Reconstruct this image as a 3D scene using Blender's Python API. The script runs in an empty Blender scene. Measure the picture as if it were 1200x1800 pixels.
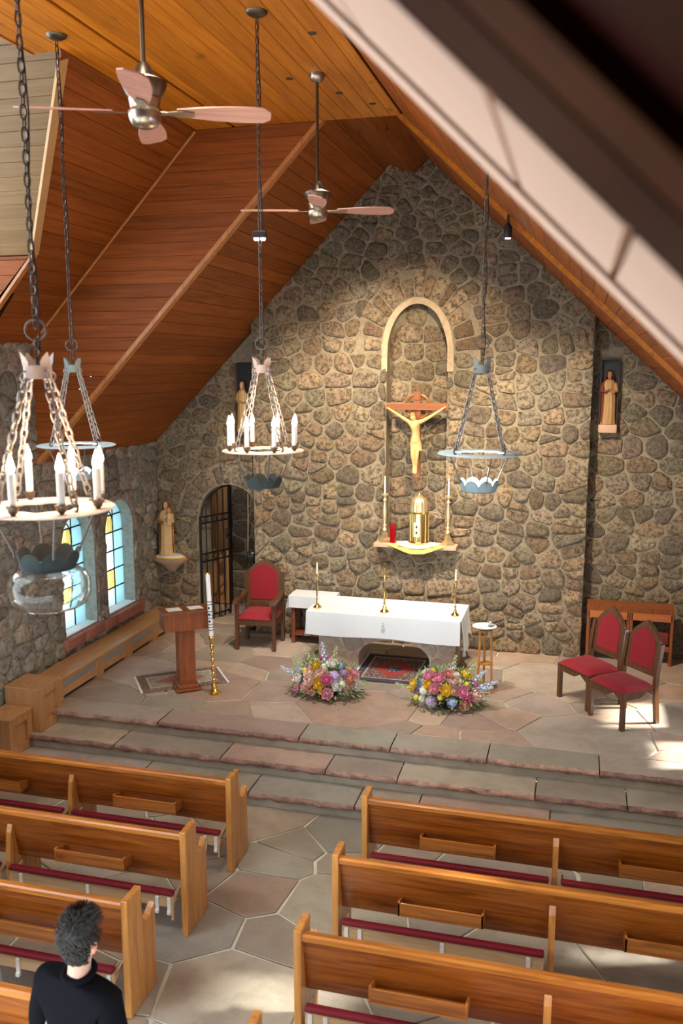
import bpy, bmesh, math, random
from mathutils import Vector, Matrix, noise

scene = bpy.context.scene
COL = scene.collection
PI = math.pi
R = math.radians
rnd = random.Random(7)

# ------------------------------------------------------------------ camera
cam_d = bpy.data.cameras.new('camera')
cam = bpy.data.objects.new('camera', cam_d)
COL.objects.link(cam)
cam.location = (0, 0, 4.4)
cam.rotation_euler = (R(90 - 9.4623), 0, R(14.8726))
cam_d.sensor_fit = 'VERTICAL'
cam_d.sensor_height = 36
cam_d.lens = 31.2
cam_d.clip_start = 0.05
cam_d.dof.use_dof = True
cam_d.dof.focus_distance = 10.5
cam_d.dof.aperture_fstop = 2.6
scene.camera = cam

# ------------------------------------------------------------------ world, sun, exposure
world = bpy.data.worlds.new('world')
scene.world = world
world.use_nodes = True
bg = world.node_tree.nodes['Background']
bg.inputs[0].default_value = (0.84, 0.93, 1.0, 1)
bg.inputs[1].default_value = 2.6
sun_d = bpy.data.lights.new('sun', 'SUN')
sun_d.energy = 9.0
sun_d.angle = R(7)
sun_d.color = (1.0, 0.93, 0.80)
sun = bpy.data.objects.new('sun', sun_d)
COL.objects.link(sun)
sun.rotation_euler = Vector((-0.78, -0.20, -0.59)).to_track_quat('-Z', 'Y').to_euler()

def lamp(name, kind, loc, energy, color=(1, .8, .55), target=None, size=.1, angle=60, blend=.6):
    d = bpy.data.lights.new(name, kind)
    d.energy = energy
    d.color = color
    o = bpy.data.objects.new(name, d)
    COL.objects.link(o)
    o.location = loc
    if kind == 'SPOT':
        d.spot_size = R(angle)
        d.spot_blend = blend
    if kind == 'AREA':
        d.size = size
    else:
        d.shadow_soft_size = size
    if target is not None:
        o.rotation_euler = (Vector(target) - Vector(loc)).to_track_quat('-Z', 'Y').to_euler()
    return o

WARM = (1.0, 0.76, 0.47)
# ceiling spotlights on the altar wall and the sanctuary
lamp('spot_niche', 'SPOT', (-2.9, 9.7, 6.3), 130, (1, .84, .62), (-2.75, 12.05, 4.7), .03, 34, 1)
lamp('spot_arch', 'SPOT', (-1.35, 9.6, 5.9), 220, WARM, (-2.3, 12.05, 3.5), .04, 84, 1)
lamp('spot_wall_left', 'SPOT', (-3.25, 9.4, 6.1), 330, (1, .84, .62), (-3.3, 12.05, 2.5), .04, 66, .9)
lamp('spot_wall_right', 'SPOT', (-0.9, 9.3, 5.6), 360, (1, .84, .62), (-0.4, 12.05, 2.2), .04, 74, .9)
for _x, _y in ((-2.05, 6.86), (-2.24, 8.35), (-2.55, 5.2), (-2.05, 3.9)):
    lamp('fill_top', 'SPOT', (_x, _y, 6.82), 95, (1, .90, .76), (_x, _y, 0), .05, 110, .9)  # added overhead fill spots; the round ceiling fittings are unlit
lamp('spot_altar', 'SPOT', (-2.3, 8.6, 6.5), 260, (1, .95, .90), (-2.3, 10.7, .8), .05, 60, .9)

vs = scene.view_settings
vs.view_transform = 'Standard'
vs.look = 'None'
vs.gamma = 1
vs.use_curve_mapping = False
vs.exposure = 1.4
cy = scene.cycles
cy.use_denoising = True
cy.max_bounces = 7
cy.diffuse_bounces = 4
cy.glossy_bounces = 4
cy.transmission_bounces = 8
cy.transparent_max_bounces = 12
cy.sample_clamp_indirect = 8
cy.adaptive_threshold = 0.04
cy.caustics_reflective = False
cy.caustics_refractive = False

# ------------------------------------------------------------------ mesh builder
class MB:
    def __init__(self):
        self.v = []
        self.f = []
        self.m = Matrix.Identity(4)

    def tf(self, m):
        self.m = m
        return self

    def add(self, vs, fs):
        b = len(self.v)
        self.v += [tuple(self.m @ Vector(p)) for p in vs]
        self.f += [tuple(b + i for i in q) for q in fs]
        return self

    def box(self, x0, x1, y0, y1, z0, z1, c=0.0):
        if c <= 0:
            return self.add([(x0, y0, z0), (x1, y0, z0), (x1, y1, z0), (x0, y1, z0), (x0, y0, z1), (x1, y0, z1), (x1, y1, z1), (x0, y1, z1)],
                            [(0, 3, 2, 1), (4, 5, 6, 7), (0, 1, 5, 4), (1, 2, 6, 5), (2, 3, 7, 6), (3, 0, 4, 7)])
        bm = bmesh.new()
        bmesh.ops.create_cube(bm, size=1)
        for w in bm.verts:
            w.co = Vector((x0 + (w.co.x + .5) * (x1 - x0), y0 + (w.co.y + .5) * (y1 - y0), z0 + (w.co.z + .5) * (z1 - z0)))
        bmesh.ops.bevel(bm, geom=bm.edges[:], offset=c, segments=2, profile=.5, affect='EDGES')
        bm.verts.index_update()
        self.add([tuple(w.co) for w in bm.verts], [tuple(w.index for w in q.verts) for q in bm.faces])
        bm.free()
        return self

    def prism(self, poly, a, b, ax='y'):
        """poly: list of 2-D points; extruded from a to b along ax. ax y: (x,z); ax x: (y,z); ax z: (x,y)"""
        n = len(poly)
        if ax == 'y':
            g = lambda p, t: (p[0], t, p[1])
        elif ax == 'x':
            g = lambda p, t: (t, p[0], p[1])
        else:
            g = lambda p, t: (p[0], p[1], t)
        vs = [g(p, a) for p in poly] + [g(p, b) for p in poly]
        fs = [tuple(range(n)), tuple(range(2 * n - 1, n - 1, -1))]
        for i in range(n):
            j = (i + 1) % n
            fs.append((i, i + n, j + n, j))
        return self.add(vs, fs)

    def lathe(self, prof, seg=20, c=(0, 0, 0), fold=0, nf=0, sx=1, sy=1):
        """prof: (r, z) from bottom to top"""
        vs, fs = [], []
        for r, z in prof:
            for k in range(seg):
                a = 2 * PI * k / seg
                q = r * (1 + fold * math.cos(nf * a)) if nf else r
                vs.append((c[0] + q * sx * math.cos(a), c[1] + q * sy * math.sin(a), c[2] + z))
        for i in range(len(prof) - 1):
            for k in range(seg):
                k2 = (k + 1) % seg
                fs.append((i * seg + k, i * seg + k2, (i + 1) * seg + k2, (i + 1) * seg + k))
        if prof[0][0] > 1e-5:
            fs.append(tuple(range(seg - 1, -1, -1)))
        if prof[-1][0] > 1e-5:
            o = (len(prof) - 1) * seg
            fs.append(tuple(range(o, o + seg)))
        return self.add(vs, fs)

    def loft(self, rings, seg=20, folds=0, nf=0):
        """rings: (z, cx, cy, rx, ry)"""
        vs, fs = [], []
        for q in rings:
            z, cx, cy_, rx, ry = q[:5]
            fo = q[5] if len(q) > 5 else folds
            for k in range(seg):
                a = 2 * PI * k / seg
                w = 1 + fo * math.cos(nf * a + z * 3)
                vs.append((cx + rx * w * math.cos(a), cy_ + ry * w * math.sin(a), z))
        for i in range(len(rings) - 1):
            for k in range(seg):
                k2 = (k + 1) % seg
                fs.append((i * seg + k, i * seg + k2, (i + 1) * seg + k2, (i + 1) * seg + k))
        fs.append(tuple(range(seg - 1, -1, -1)))
        o = (len(rings) - 1) * seg
        fs.append(tuple(range(o, o + seg)))
        return self.add(vs, fs)

    def tube(self, path, r, seg=8, closed=False):
        pts = [Vector(p) for p in path]
        n = len(pts)
        rs = r if isinstance(r, (list, tuple)) else [r] * n
        vs, fs = [], []
        up = None
        for i, p in enumerate(pts):
            if closed:
                t = pts[(i + 1) % n] - pts[i - 1]
            else:
                t = pts[min(i + 1, n - 1)] - pts[max(i - 1, 0)]
            t.normalize()
            if up is None:
                up = Vector((0, 0, 1)) if abs(t.z) < .9 else Vector((1, 0, 0))
            s = t.cross(up)
            if s.length < 1e-6:
                s = t.orthogonal()
            s.normalize()
            up = s.cross(t)
            for k in range(seg):
                a = 2 * PI * k / seg
                vs.append(tuple(p + (s * math.cos(a) + up * math.sin(a)) * rs[i]))
        m = n if closed else n - 1
        for i in range(m):
            i2 = (i + 1) % n
            for k in range(seg):
                k2 = (k + 1) % seg
                fs.append((i * seg + k, i * seg + k2, i2 * seg + k2, i2 * seg + k))
        if not closed:
            fs.append(tuple(range(seg - 1, -1, -1)))
            o = (n - 1) * seg
            fs.append(tuple(range(o, o + seg)))
        return self.add(vs, fs)

    def ball(self, c, rx, ry=None, rz=None, seg=14, rings=8):
        ry = rx if ry is None else ry
        rz = rx if rz is None else rz
        prof = []
        vs, fs = [(c[0], c[1], c[2] - rz)], []
        for i in range(1, rings):
            a = -PI / 2 + PI * i / rings
            for k in range(seg):
                b = 2 * PI * k / seg
                vs.append((c[0] + rx * math.cos(a) * math.cos(b), c[1] + ry * math.cos(a) * math.sin(b), c[2] + rz * math.sin(a)))
        vs.append((c[0], c[1], c[2] + rz))
        top = len(vs) - 1
        for k in range(seg):
            k2 = (k + 1) % seg
            fs.append((0, 1 + k2, 1 + k))
            for i in range(rings - 2):
                o = 1 + i * seg
                fs.append((o + k, o + k2, o + seg + k2, o + seg + k))
            o = 1 + (rings - 2) * seg
            fs.append((o + k, o + k2, top))
        return self.add(vs, fs)

    def mesh(self, name, material, smooth=None):
        me = bpy.data.meshes.new(name)
        me.from_pydata(self.v, [], self.f)
        bm = bmesh.new()
        bm.from_mesh(me)
        bmesh.ops.recalc_face_normals(bm, faces=bm.faces)
        bm.to_mesh(me)
        bm.free()
        if material:
            me.materials.append(material)
        if smooth is not None:
            me.shade_smooth()
            me.set_sharp_from_angle(angle=R(smooth))
        return me

    def build(self, name, material, parent=None, smooth=None, loc=None):
        o = bpy.data.objects.new(name, self.mesh(name, material, smooth))
        COL.objects.link(o)
        if parent:
            o.parent = parent
        if loc is not None:
            o.location = loc
        return o


def tag(o, label=None, cat=None, group=None, kind=None):
    if label:
        o['label'] = label
    if cat:
        o['category'] = cat
    if group:
        o['group'] = group
    if kind:
        o['kind'] = kind
    return o


def thing(name, label, cat, loc=(0, 0, 0), rz=0, group=None):
    o = bpy.data.objects.new(name, None)
    COL.objects.link(o)
    o.empty_display_size = .1
    o.location = loc
    o.rotation_euler = (0, 0, rz)
    return tag(o, label, cat, group)


def structure(name, loc=(0, 0, 0)):
    o = bpy.data.objects.new(name, None)
    COL.objects.link(o)
    o.location = loc
    o['kind'] = 'structure'
    return o


def copy_tree(o, parent=None):
    c = o.copy()
    COL.objects.link(c)
    c.parent = parent
    for ch in list(o.children):
        copy_tree(ch, c)
    return c


def skin(name, pts, edges, material, parent, root=0, sub=2, loc=None):
    """pts: (x,y,z,rx,ry)"""
    me = bpy.data.meshes.new(name)
    me.from_pydata([p[:3] for p in pts], edges, [])
    o = bpy.data.objects.new(name, me)
    COL.objects.link(o)
    o.modifiers.new('s', 'SKIN')
    sv = me.skin_vertices[0].data
    for i, p in enumerate(pts):
        sv[i].radius = (p[3], p[4] if len(p) > 4 else p[3])
        sv[i].use_root = i == root
    md = o.modifiers.new('u', 'SUBSURF')
    md.levels = sub
    md.render_levels = sub
    dg = bpy.context.evaluated_depsgraph_get()
    dg.update()
    m2 = bpy.data.meshes.new_from_object(o.evaluated_get(dg))
    o.modifiers.clear()
    o.data = m2
    bpy.data.meshes.remove(me)
    m2.name = name
    m2.materials.clear()
    m2.materials.append(material)
    m2.shade_smooth()
    if parent:
        o.parent = parent
    if loc is not None:
        o.location = loc
    return o

# ------------------------------------------------------------------ materials
MATS = {}

def new_mat(name):
    m = bpy.data.materials.new(name)
    m.use_nodes = True
    nt = m.node_tree
    return m, nt, nt.nodes['Principled BSDF']

def N(nt, kind, **kw):
    n = nt.nodes.new(kind)
    for k, v in kw.items():
        setattr(n, k, v)
    return n

def plain(name, col, rough=.5, metal=0, emit=None, estr=0, noise_amt=0, nscale=20, bump=0, trans=0, ior=1.45, coat=0, sheen=0, alpha=1, sss=0):
    m, nt, b = new_mat(name)
    b.inputs['Base Color'].default_value = (*col, 1)
    b.inputs['Roughness'].default_value = rough
    b.inputs['Metallic'].default_value = metal
    b.inputs['Transmission Weight'].default_value = trans
    b.inputs['IOR'].default_value = ior
    b.inputs['Coat Weight'].default_value = coat
    b.inputs['Sheen Weight'].default_value = sheen
    b.inputs['Alpha'].default_value = alpha
    b.inputs['Subsurface Weight'].default_value = sss
    if emit:
        b.inputs['Emission Color'].default_value = (*emit, 1)
        b.inputs['Emission Strength'].default_value = estr
    if noise_amt or bump:
        tc = N(nt, 'ShaderNodeTexCoord')
        nz = N(nt, 'ShaderNodeTexNoise')
        nz.inputs['Scale'].default_value = nscale
        nz.inputs['Detail'].default_value = 5
        nt.links.new(tc.outputs['Object'], nz.inputs['Vector'])
        if noise_amt:
            mx = N(nt, 'ShaderNodeMix', data_type='RGBA')
            mx.inputs[6].default_value = (*[c * (1 - noise_amt) for c in col], 1)
            mx.inputs[7].default_value = (*[min(1, c * (1 + noise_amt)) for c in col], 1)
            nt.links.new(nz.outputs[0], mx.inputs[0])
            nt.links.new(mx.outputs[2], b.inputs['Base Color'])
        if bump:
            bp = N(nt, 'ShaderNodeBump')
            bp.inputs['Strength'].default_value = bump
            bp.inputs['Distance'].default_value = .01
            nt.links.new(nz.outputs[0], bp.inputs['Height'])
            nt.links.new(bp.outputs[0], b.inputs['Normal'])
    MATS[name] = m
    return m

def ramp(nt, stops):
    r = N(nt, 'ShaderNodeValToRGB')
    el = r.color_ramp.elements
    while len(el) > 1:
        el.remove(el[-1])
    el[0].position, el[0].color = stops[0][0], (*stops[0][1], 1)
    for p, c in stops[1:]:
        e = el.new(p)
        e.color = (*c, 1)
    return r

def wood(name, dark, mid, light, axis='x', scale=6, rough=.4, worldspace=False, vary=.25, knots=False, coat=0.0, stretch=14):
    """grain runs along axis"""
    m, nt, b = new_mat(name)
    L = nt.links.new
    if worldspace:
        src = N(nt, 'ShaderNodeNewGeometry').outputs['Position']
    else:
        src = N(nt, 'ShaderNodeTexCoord').outputs['Object']
    oi = N(nt, 'ShaderNodeObjectInfo')
    off = N(nt, 'ShaderNodeVectorMath', operation='MULTIPLY')
    cmb = N(nt, 'ShaderNodeCombineXYZ')
    for i in range(3):
        L(oi.outputs['Random'], cmb.inputs[i])
    L(cmb.outputs[0], off.inputs[0])
    off.inputs[1].default_value = (17, 23, 31)
    add = N(nt, 'ShaderNodeVectorMath', operation='ADD')
    L(src, add.inputs[0])
    L(off.outputs[0], add.inputs[1])
    mp = N(nt, 'ShaderNodeMapping')
    s = [scale * stretch] * 3
    s['xyz'.index(axis)] = scale * .9
    mp.inputs['Scale'].default_value = s
    L(add.outputs[0], mp.inputs['Vector'])
    nz = N(nt, 'ShaderNodeTexNoise')
    nz.inputs['Scale'].default_value = .45
    nz.inputs['Detail'].default_value = 6
    nz.inputs['Roughness'].default_value = .62
    nz.inputs['Distortion'].default_value = .7
    L(mp.outputs[0], nz.inputs['Vector'])
    rp = ramp(nt, [(.28, dark), (.5, mid), (.74, light)])
    L(nz.outputs[0], rp.inputs[0])
    hsv = N(nt, 'ShaderNodeHueSaturation')
    ma = N(nt, 'ShaderNodeMath', operation='MULTIPLY_ADD')
    ma.inputs[1].default_value = vary * 2
    ma.inputs[2].default_value = 1 - vary
    L(oi.outputs['Random'], ma.inputs[0])
    L(ma.outputs[0], hsv.inputs['Value'])
    L(rp.outputs[0], hsv.inputs['Color'])
    out = hsv.outputs[0]
    if knots:
        vz = N(nt, 'ShaderNodeTexVoronoi')
        vz.inputs['Scale'].default_value = 3.2
        mp2 = N(nt, 'ShaderNodeMapping')
        s2 = [1.0] * 3
        s2['xyz'.index(axis)] = .55
        mp2.inputs['Scale'].default_value = s2
        L(add.outputs[0], mp2.inputs['Vector'])
        L(mp2.outputs[0], vz.inputs['Vector'])
        r2 = ramp(nt, [(.05, (1, 1, 1)), (.13, (0, 0, 0))])
        L(vz.outputs['Distance'], r2.inputs[0])
        mx = N(nt, 'ShaderNodeMix', data_type='RGBA')
        mx.inputs[7].default_value = (*[c * .45 for c in dark], 1)
        ml = N(nt, 'ShaderNodeMath', operation='MULTIPLY')
        ml.inputs[1].default_value = .75
        L(r2.outputs[0], ml.inputs[0])
        L(ml.outputs[0], mx.inputs[0])
        L(out, mx.inputs[6])
        out = mx.outputs[2]
    L(out, b.inputs['Base Color'])
    b.inputs['Roughness'].default_value = rough
    b.inputs['Coat Weight'].default_value = coat
    b.inputs['Coat Roughness'].default_value = .15
    bp = N(nt, 'ShaderNodeBump')
    bp.inputs['Strength'].default_value = .12
    bp.inputs['Distance'].default_value = .01
    L(nz.outputs[0], bp.inputs['Height'])
    L(bp.outputs[0], b.inputs['Normal'])
    MATS[name] = m
    return m

def stone_mat(name, rough=.8, blotch=.55, scale=7, fine=45, bump=.6, attr='Col', dark=(.16, .13, .10), light=(.62, .56, .46), spec=.3, la=.35):
    m, nt, b = new_mat(name)
    L = nt.links.new
    geo = N(nt, 'ShaderNodeNewGeometry')
    at = N(nt, 'ShaderNodeAttribute')
    at.attribute_name = attr
    n1 = N(nt, 'ShaderNodeTexNoise')
    n1.inputs['Scale'].default_value = scale
    n1.inputs['Detail'].default_value = 8
    n1.inputs['Roughness'].default_value = .68
    L(geo.outputs['Position'], n1.inputs['Vector'])
    n2 = N(nt, 'ShaderNodeTexNoise')
    n2.inputs['Scale'].default_value = fine
    n2.inputs['Detail'].default_value = 6
    n2.inputs['Roughness'].default_value = .7
    L(geo.outputs['Position'], n2.inputs['Vector'])
    r1 = ramp(nt, [(.40, (1, 1, 1)), (.56, (0, 0, 0))])
    L(n1.outputs[0], r1.inputs[0])
    m1 = N(nt, 'ShaderNodeMath', operation='MULTIPLY')
    m1.inputs[1].default_value = blotch
    L(r1.outputs[0], m1.inputs[0])
    mx = N(nt, 'ShaderNodeMix', data_type='RGBA')
    L(m1.outputs[0], mx.inputs[0])
    L(at.outputs['Color'], mx.inputs[6])
    mx.inputs[7].default_value = (*dark, 1)
    r2 = ramp(nt, [(.52, (0, 0, 0)), (.72, (1, 1, 1))])
    L(n2.outputs[0], r2.inputs[0])
    m2 = N(nt, 'ShaderNodeMath', operation='MULTIPLY')
    m2.inputs[1].default_value = la
    L(r2.outputs[0], m2.inputs[0])
    mx2 = N(nt, 'ShaderNodeMix', data_type='RGBA')
    L(m2.outputs[0], mx2.inputs[0])
    L(mx.outputs[2], mx2.inputs[6])
    mx2.inputs[7].default_value = (*light, 1)
    L(mx2.outputs[2], b.inputs['Base Color'])
    b.inputs['Roughness'].default_value = rough
    b.inputs['Specular IOR Level'].default_value = spec
    ad = N(nt, 'ShaderNodeMath', operation='ADD')
    L(n1.outputs[0], ad.inputs[0])
    L(n2.outputs[0], ad.inputs[1])
    bp = N(nt, 'ShaderNodeBump')
    bp.inputs['Strength'].default_value = bump
    bp.inputs['Distance'].default_value = .03
    L(ad.outputs[0], bp.inputs['Height'])
    L(bp.outputs[0], b.inputs['Normal'])
    MATS[name] = m
    return m

stone_mat('stone', rough=.85, blotch=.92, scale=21, fine=75, bump=1.0, dark=(.105, .078, .052), light=(.68, .57, .42), la=.75)
stone_mat('stone_cool', rough=.85, blotch=.7, scale=16, fine=70, bump=1.0, dark=(.15, .135, .11), light=(.74, .72, .64), la=.7)
stone_mat('stone_pale', rough=.8, blotch=.4, scale=14, fine=60, bump=.7, dark=(.28, .22, .19), light=(.74, .68, .62), la=.5)
stone_mat('flag', rough=.42, blotch=.35, scale=3.5, fine=30, bump=.12, dark=(.20, .17, .14), light=(.46, .42, .36), spec=.5, la=.25)
stone_mat('rough_edge', rough=.75, blotch=.55, scale=9, fine=50, bump=.8, dark=(.14, .08, .06), light=(.62, .45, .38))
stone_mat('mortar', rough=.9, blotch=.45, scale=16, fine=90, bump=1.0, attr='Col', dark=(.26, .21, .145), light=(.66, .58, .44), la=.5)
MATS['mortar'].node_tree.nodes['Attribute'].attribute_name = 'Col'
plain('grout', (.62, .64, .55), .8, noise_amt=.25, nscale=9, bump=.3)
plain('riser', (.38, .345, .27), .6, noise_amt=.4, nscale=5, bump=.4)
wood('wood_lit', (.34, .092, .004), (.49, .155, .008), (.62, .225, .016), 'y', 3, .38, True, .16, True)  # same boards as the slopes, warm uplight put into the orange
wood('wood_shaded_y', (.17, .040, .006), (.26, .068, .010), (.34, .100, .017), 'y', 3, .55, True, .16)  # same wood, darker copy with the slopes' shade in the colour
wood('wood_shaded_x', (.17, .040, .006), (.26, .068, .010), (.34, .100, .017), 'x', 3, .55, True, .16)
wood('wood_daylit', (.19, .11, .042), (.24, .145, .06), (.29, .18, .08), 'x', 3, .5, True, .10)  # same boards again, dormer daylight put into the tan
wood('trim', (.34, .12, .03), (.46, .18, .05), (.56, .25, .08), 'z', 3, .4, True, .05)
plain('gap', (.035, .014, .006), .9)
wood('loft_shaded', (.019, .0028, .0015), (.027, .004, .002), (.035, .006, .003), 'x', 3, .6, True, .1)  # near-black wood: the loft's lack of light is in the colour
wood('loft_shaded_brown', (.038, .009, .003), (.05, .012, .004), (.064, .016, .005), 'x', 3, .6, True, .1)  # loft shade is in this brown too
plain('cream', (.78, .55, .43), .7, noise_amt=.04, nscale=6)
wood('oak', (.17, .05, .007), (.38, .13, .020), (.52, .21, .038), 'x', 4, .32, False, .08, coat=.25)
wood('oak_end', (.30, .11, .022), (.50, .215, .05), (.62, .31, .085), 'z', 4, .34, False, .06, coat=.25)
wood('oak_panel', (.085, .018, .002), (.26, .070, .008), (.40, .125, .016), 'x', 4, .3, False, .08, coat=.3)
wood('cabinet', (.40, .20, .08), (.50, .265, .11), (.58, .33, .15), 'z', 5, .4, False, .05, stretch=8)
wood('walnut', (.055, .022, .009), (.10, .042, .017), (.15, .068, .03), 'z', 6, .35, False, .1)
wood('cherry', (.15, .040, .012), (.24, .068, .019), (.31, .098, .03), 'z', 5, .35, False, .08)
wood('cross_wood', (.20, .055, .012), (.29, .09, .02), (.36, .125, .03), 'z', 5, .35, False, .08)
plain('white_cloth', (.64, .70, .77), .85, noise_amt=.03, nscale=12, bump=.1, sheen=.2)
plain('yellow_cloth', (.80, .56, .14), .7, noise_amt=.2, nscale=14, bump=.3)
plain('red_velvet', (.25, .005, .015), .8, noise_amt=.15, nscale=30, bump=.15, sheen=.12)
plain('red_pad', (.16, .004, .014), .6, noise_amt=.1, nscale=30)
plain('brass', (.92, .66, .22), .18, 1.0)
plain('brass_pale', (.90, .74, .42), .34, .85)
plain('iron', (.022, .024, .028), .45, .6, noise_amt=.4, nscale=40)
plain('bronze', (.11, .085, .06), .35, .85)
plain('pewter', (.36, .30, .24), .3, .9)
plain('patina', (.40, .56, .65), .6, .15, noise_amt=.18, nscale=25)
plain('patina_dark', (.07, .10, .11), .55, .4, noise_amt=.6, nscale=22)
plain('chain_iron', (.11, .095, .085), .5, .7, noise_amt=.35, nscale=60)
plain('candle_sleeve', (.80, .78, .74), .5)
plain('wax', (.86, .82, .70), .45, sss=.15)
plain('bulb', (1, .9, .75), .3, emit=(1.0, .80, .56), estr=13)
plain('lamp_glow', (1, .95, .85), .3, emit=(1.0, .92, .80), estr=14)
plain('flame', (1, .7, .3), .4, emit=(1.0, .70, .28), estr=6)
plain('glass', (.97, 1, 1), .02, trans=1, ior=1.25)
plain('red_glass', (.42, .004, .010), .12, trans=.35, ior=1.3)
wood('blade', (.36, .17, .13), (.46, .235, .18), (.55, .30, .24), 'x', 5, .4, False, .06)
plain('black', (.012, .012, .014), .5)
plain('black_gloss', (.02, .02, .022), .25)
plain('lead', (.03, .035, .04), .5, .5)
plain('paper', (.9, .9, .88), .8)
plain('ivory', (.60, .41, .18), .45, noise_amt=.12, nscale=30)
plain('grille', (.36, .42, .47), .5, .5, noise_amt=.5, nscale=120, bump=.5)
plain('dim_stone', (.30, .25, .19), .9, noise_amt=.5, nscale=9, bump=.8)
plain('white_metal', (.70, .69, .66), .4)
plain('pink_sill', (.34, .14, .11), .7, noise_amt=.4, nscale=14, bump=.6)
plain('ledge', (.52, .33, .23), .75, noise_amt=.25, nscale=16, bump=.4)
plain('pane_blue', (.62, .86, .95), .5, trans=1.0, ior=1.02)

for k in ('wood_shaded_x', 'wood_shaded_y'):
    MATS[k].node_tree.nodes['Principled BSDF'].inputs['Specular IOR Level'].default_value = 0.25
for k in ('loft_shaded', 'loft_shaded_brown', 'gap'):
    MATS[k].node_tree.nodes['Principled BSDF'].inputs['Specular IOR Level'].default_value = 0.05
# ------------------------------------------------------------------ polygon tools
def clip_half(poly, nx, ny, c):
    """keep nx*x+ny*y<=c"""
    out = []
    n = len(poly)
    for i in range(n):
        p, q = poly[i], poly[(i + 1) % n]
        a = nx * p[0] + ny * p[1] - c
        b = nx * q[0] + ny * q[1] - c
        if a <= 0:
            out.append(p)
        if (a < 0 < b) or (b < 0 < a):
            t = a / (a - b)
            out.append((p[0] + t * (q[0] - p[0]), p[1] + t * (q[1] - p[1])))
    return out

def darts(rg, u0, u1, v0, v1, rmin, rmax, ax=1.35, tries=9000, skew=1.0):
    pts = []
    for _ in range(tries):
        r = rmin + (rmax - rmin) * rg.random() ** skew
        p = (rg.uniform(u0, u1), rg.uniform(v0, v1), r)
        ok = True
        for q in pts:
            d = ((p[0] - q[0]) / ax) ** 2 + (p[1] - q[1]) ** 2
            if d < ((p[2] + q[2]) * .5) ** 2:
                ok = False
                break
        if ok:
            pts.append(p)
    return pts

def voronoi(pts, u0, u1, v0, v1, ax=1.35):
    cells = []
    for i, p in enumerate(pts):
        poly = [(u0, v0), (u1, v0), (u1, v1), (u0, v1)]
        nb = sorted((((q[0] - p[0]) / ax) ** 2 + (q[1] - p[1]) ** 2, j) for j, q in enumerate(pts) if j != i)[:22]
        for _, j in nb:
            q = pts[j]
            nx, ny = (q[0] - p[0]) / ax ** 2, q[1] - p[1]
            # power diagram with the darts' own radii
            w = (p[2] ** 2 - q[2] ** 2) * .35
            mx, my = (p[0] + q[0]) / 2, (p[1] + q[1]) / 2
            poly = clip_half(poly, nx, ny, nx * mx + ny * my + w / 2)
            if len(poly) < 3:
                break
        if len(poly) >= 3:
            cells.append(poly)
    return cells

def area(poly):
    return .5 * sum(poly[i][0] * poly[(i + 1) % len(poly)][1] - poly[(i + 1) % len(poly)][0] * poly[i][1] for i in range(len(poly)))

def centroid(poly):
    return (sum(p[0] for p in poly) / len(poly), sum(p[1] for p in poly) / len(poly))

def densify(poly, step):
    out = []
    n = len(poly)
    for i in range(n):
        p, q = poly[i], poly[(i + 1) % n]
        k = max(1, int(math.hypot(q[0] - p[0], q[1] - p[1]) / step))
        for j in range(k):
            t = j / k
            out.append((p[0] + t * (q[0] - p[0]), p[1] + t * (q[1] - p[1])))
    return out

def chaikin(poly):
    out = []
    n = len(poly)
    for i in range(n):
        p, q = poly[i], poly[(i + 1) % n]
        out.append((.80 * p[0] + .20 * q[0], .80 * p[1] + .20 * q[1]))
        out.append((.20 * p[0] + .80 * q[0], .20 * p[1] + .80 * q[1]))
    return out

def shrink(poly, g):
    c = centroid(poly)
    out = []
    for p in poly:
        d = math.hypot(p[0] - c[0], p[1] - c[1])
        k = max(.25, 1 - g / max(d, 1e-4))
        out.append((c[0] + (p[0] - c[0]) * k, c[1] + (p[1] - c[1]) * k))
    return out

def arch_hole(uc, hw, v0, spring, top, pad=0.0):
    """an arched opening grown by pad: (inside test, half planes that lie outside it)"""
    a, h = hw + pad, top - spring + pad
    def inside(p):
        u, v = p[0] - uc, p[1]
        if v < v0 - pad:
            return False
        if v <= spring:
            return abs(u) < a
        return (u / a) ** 2 + ((v - spring) / h) ** 2 < 1
    hp = [(1, 0, uc - a), (-1, 0, -(uc + a)), (0, 1, v0 - pad)]
    for k in range(1, 16):
        t = PI * k / 16
        nx, ny = math.cos(t) / a, math.sin(t) / h
        px, py = uc + a * math.cos(t), spring + h * math.sin(t)
        hp.append((-nx, -ny, -(nx * px + ny * py)))
    return inside, hp

def arch_ring(uc, hw, spring, top, pad):
    a, h = hw + pad, top - spring + pad
    def inside(p):
        u, v = p[0] - uc, p[1] - spring
        return v > 0 and (u / a) ** 2 + (v / h) ** 2 < 1
    hp = [(0, 1, spring)]
    for k in range(0, 17):
        t = PI * k / 16
        nx, ny = math.cos(t) / a, math.sin(t) / h
        px, py = uc + a * math.cos(t), spring + h * math.sin(t)
        hp.append((-nx, -ny, -(nx * px + ny * py)))
    return inside, hp

def courses(rg, u0, u1, v0, v1, hr, wr):
    """seed points in loose, wavering courses"""
    pts = []
    v = v0
    ph = rg.uniform(0, 6)
    while v < v1:
        h = rg.uniform(*hr)
        u = u0 - rg.uniform(0, .2)
        while u < u1 + .1:
            w = rg.uniform(*wr)
            cu, cv = u + w / 2, v + h / 2 + .045 * math.sin(u * 2.1 + ph + v) + rg.uniform(-.05, .05)
            if w < .26 and rg.random() < .3:
                pts.append((cu, cv - h * .27, .05))
                pts.append((cu + rg.uniform(-.03, .03), cv + h * .27, .05))
            else:
                pts.append((cu, cv, .05))
            u += w
        v += h
    return [q for q in pts if u0 < q[0] < u1 and v0 < q[1] < v1]

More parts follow.
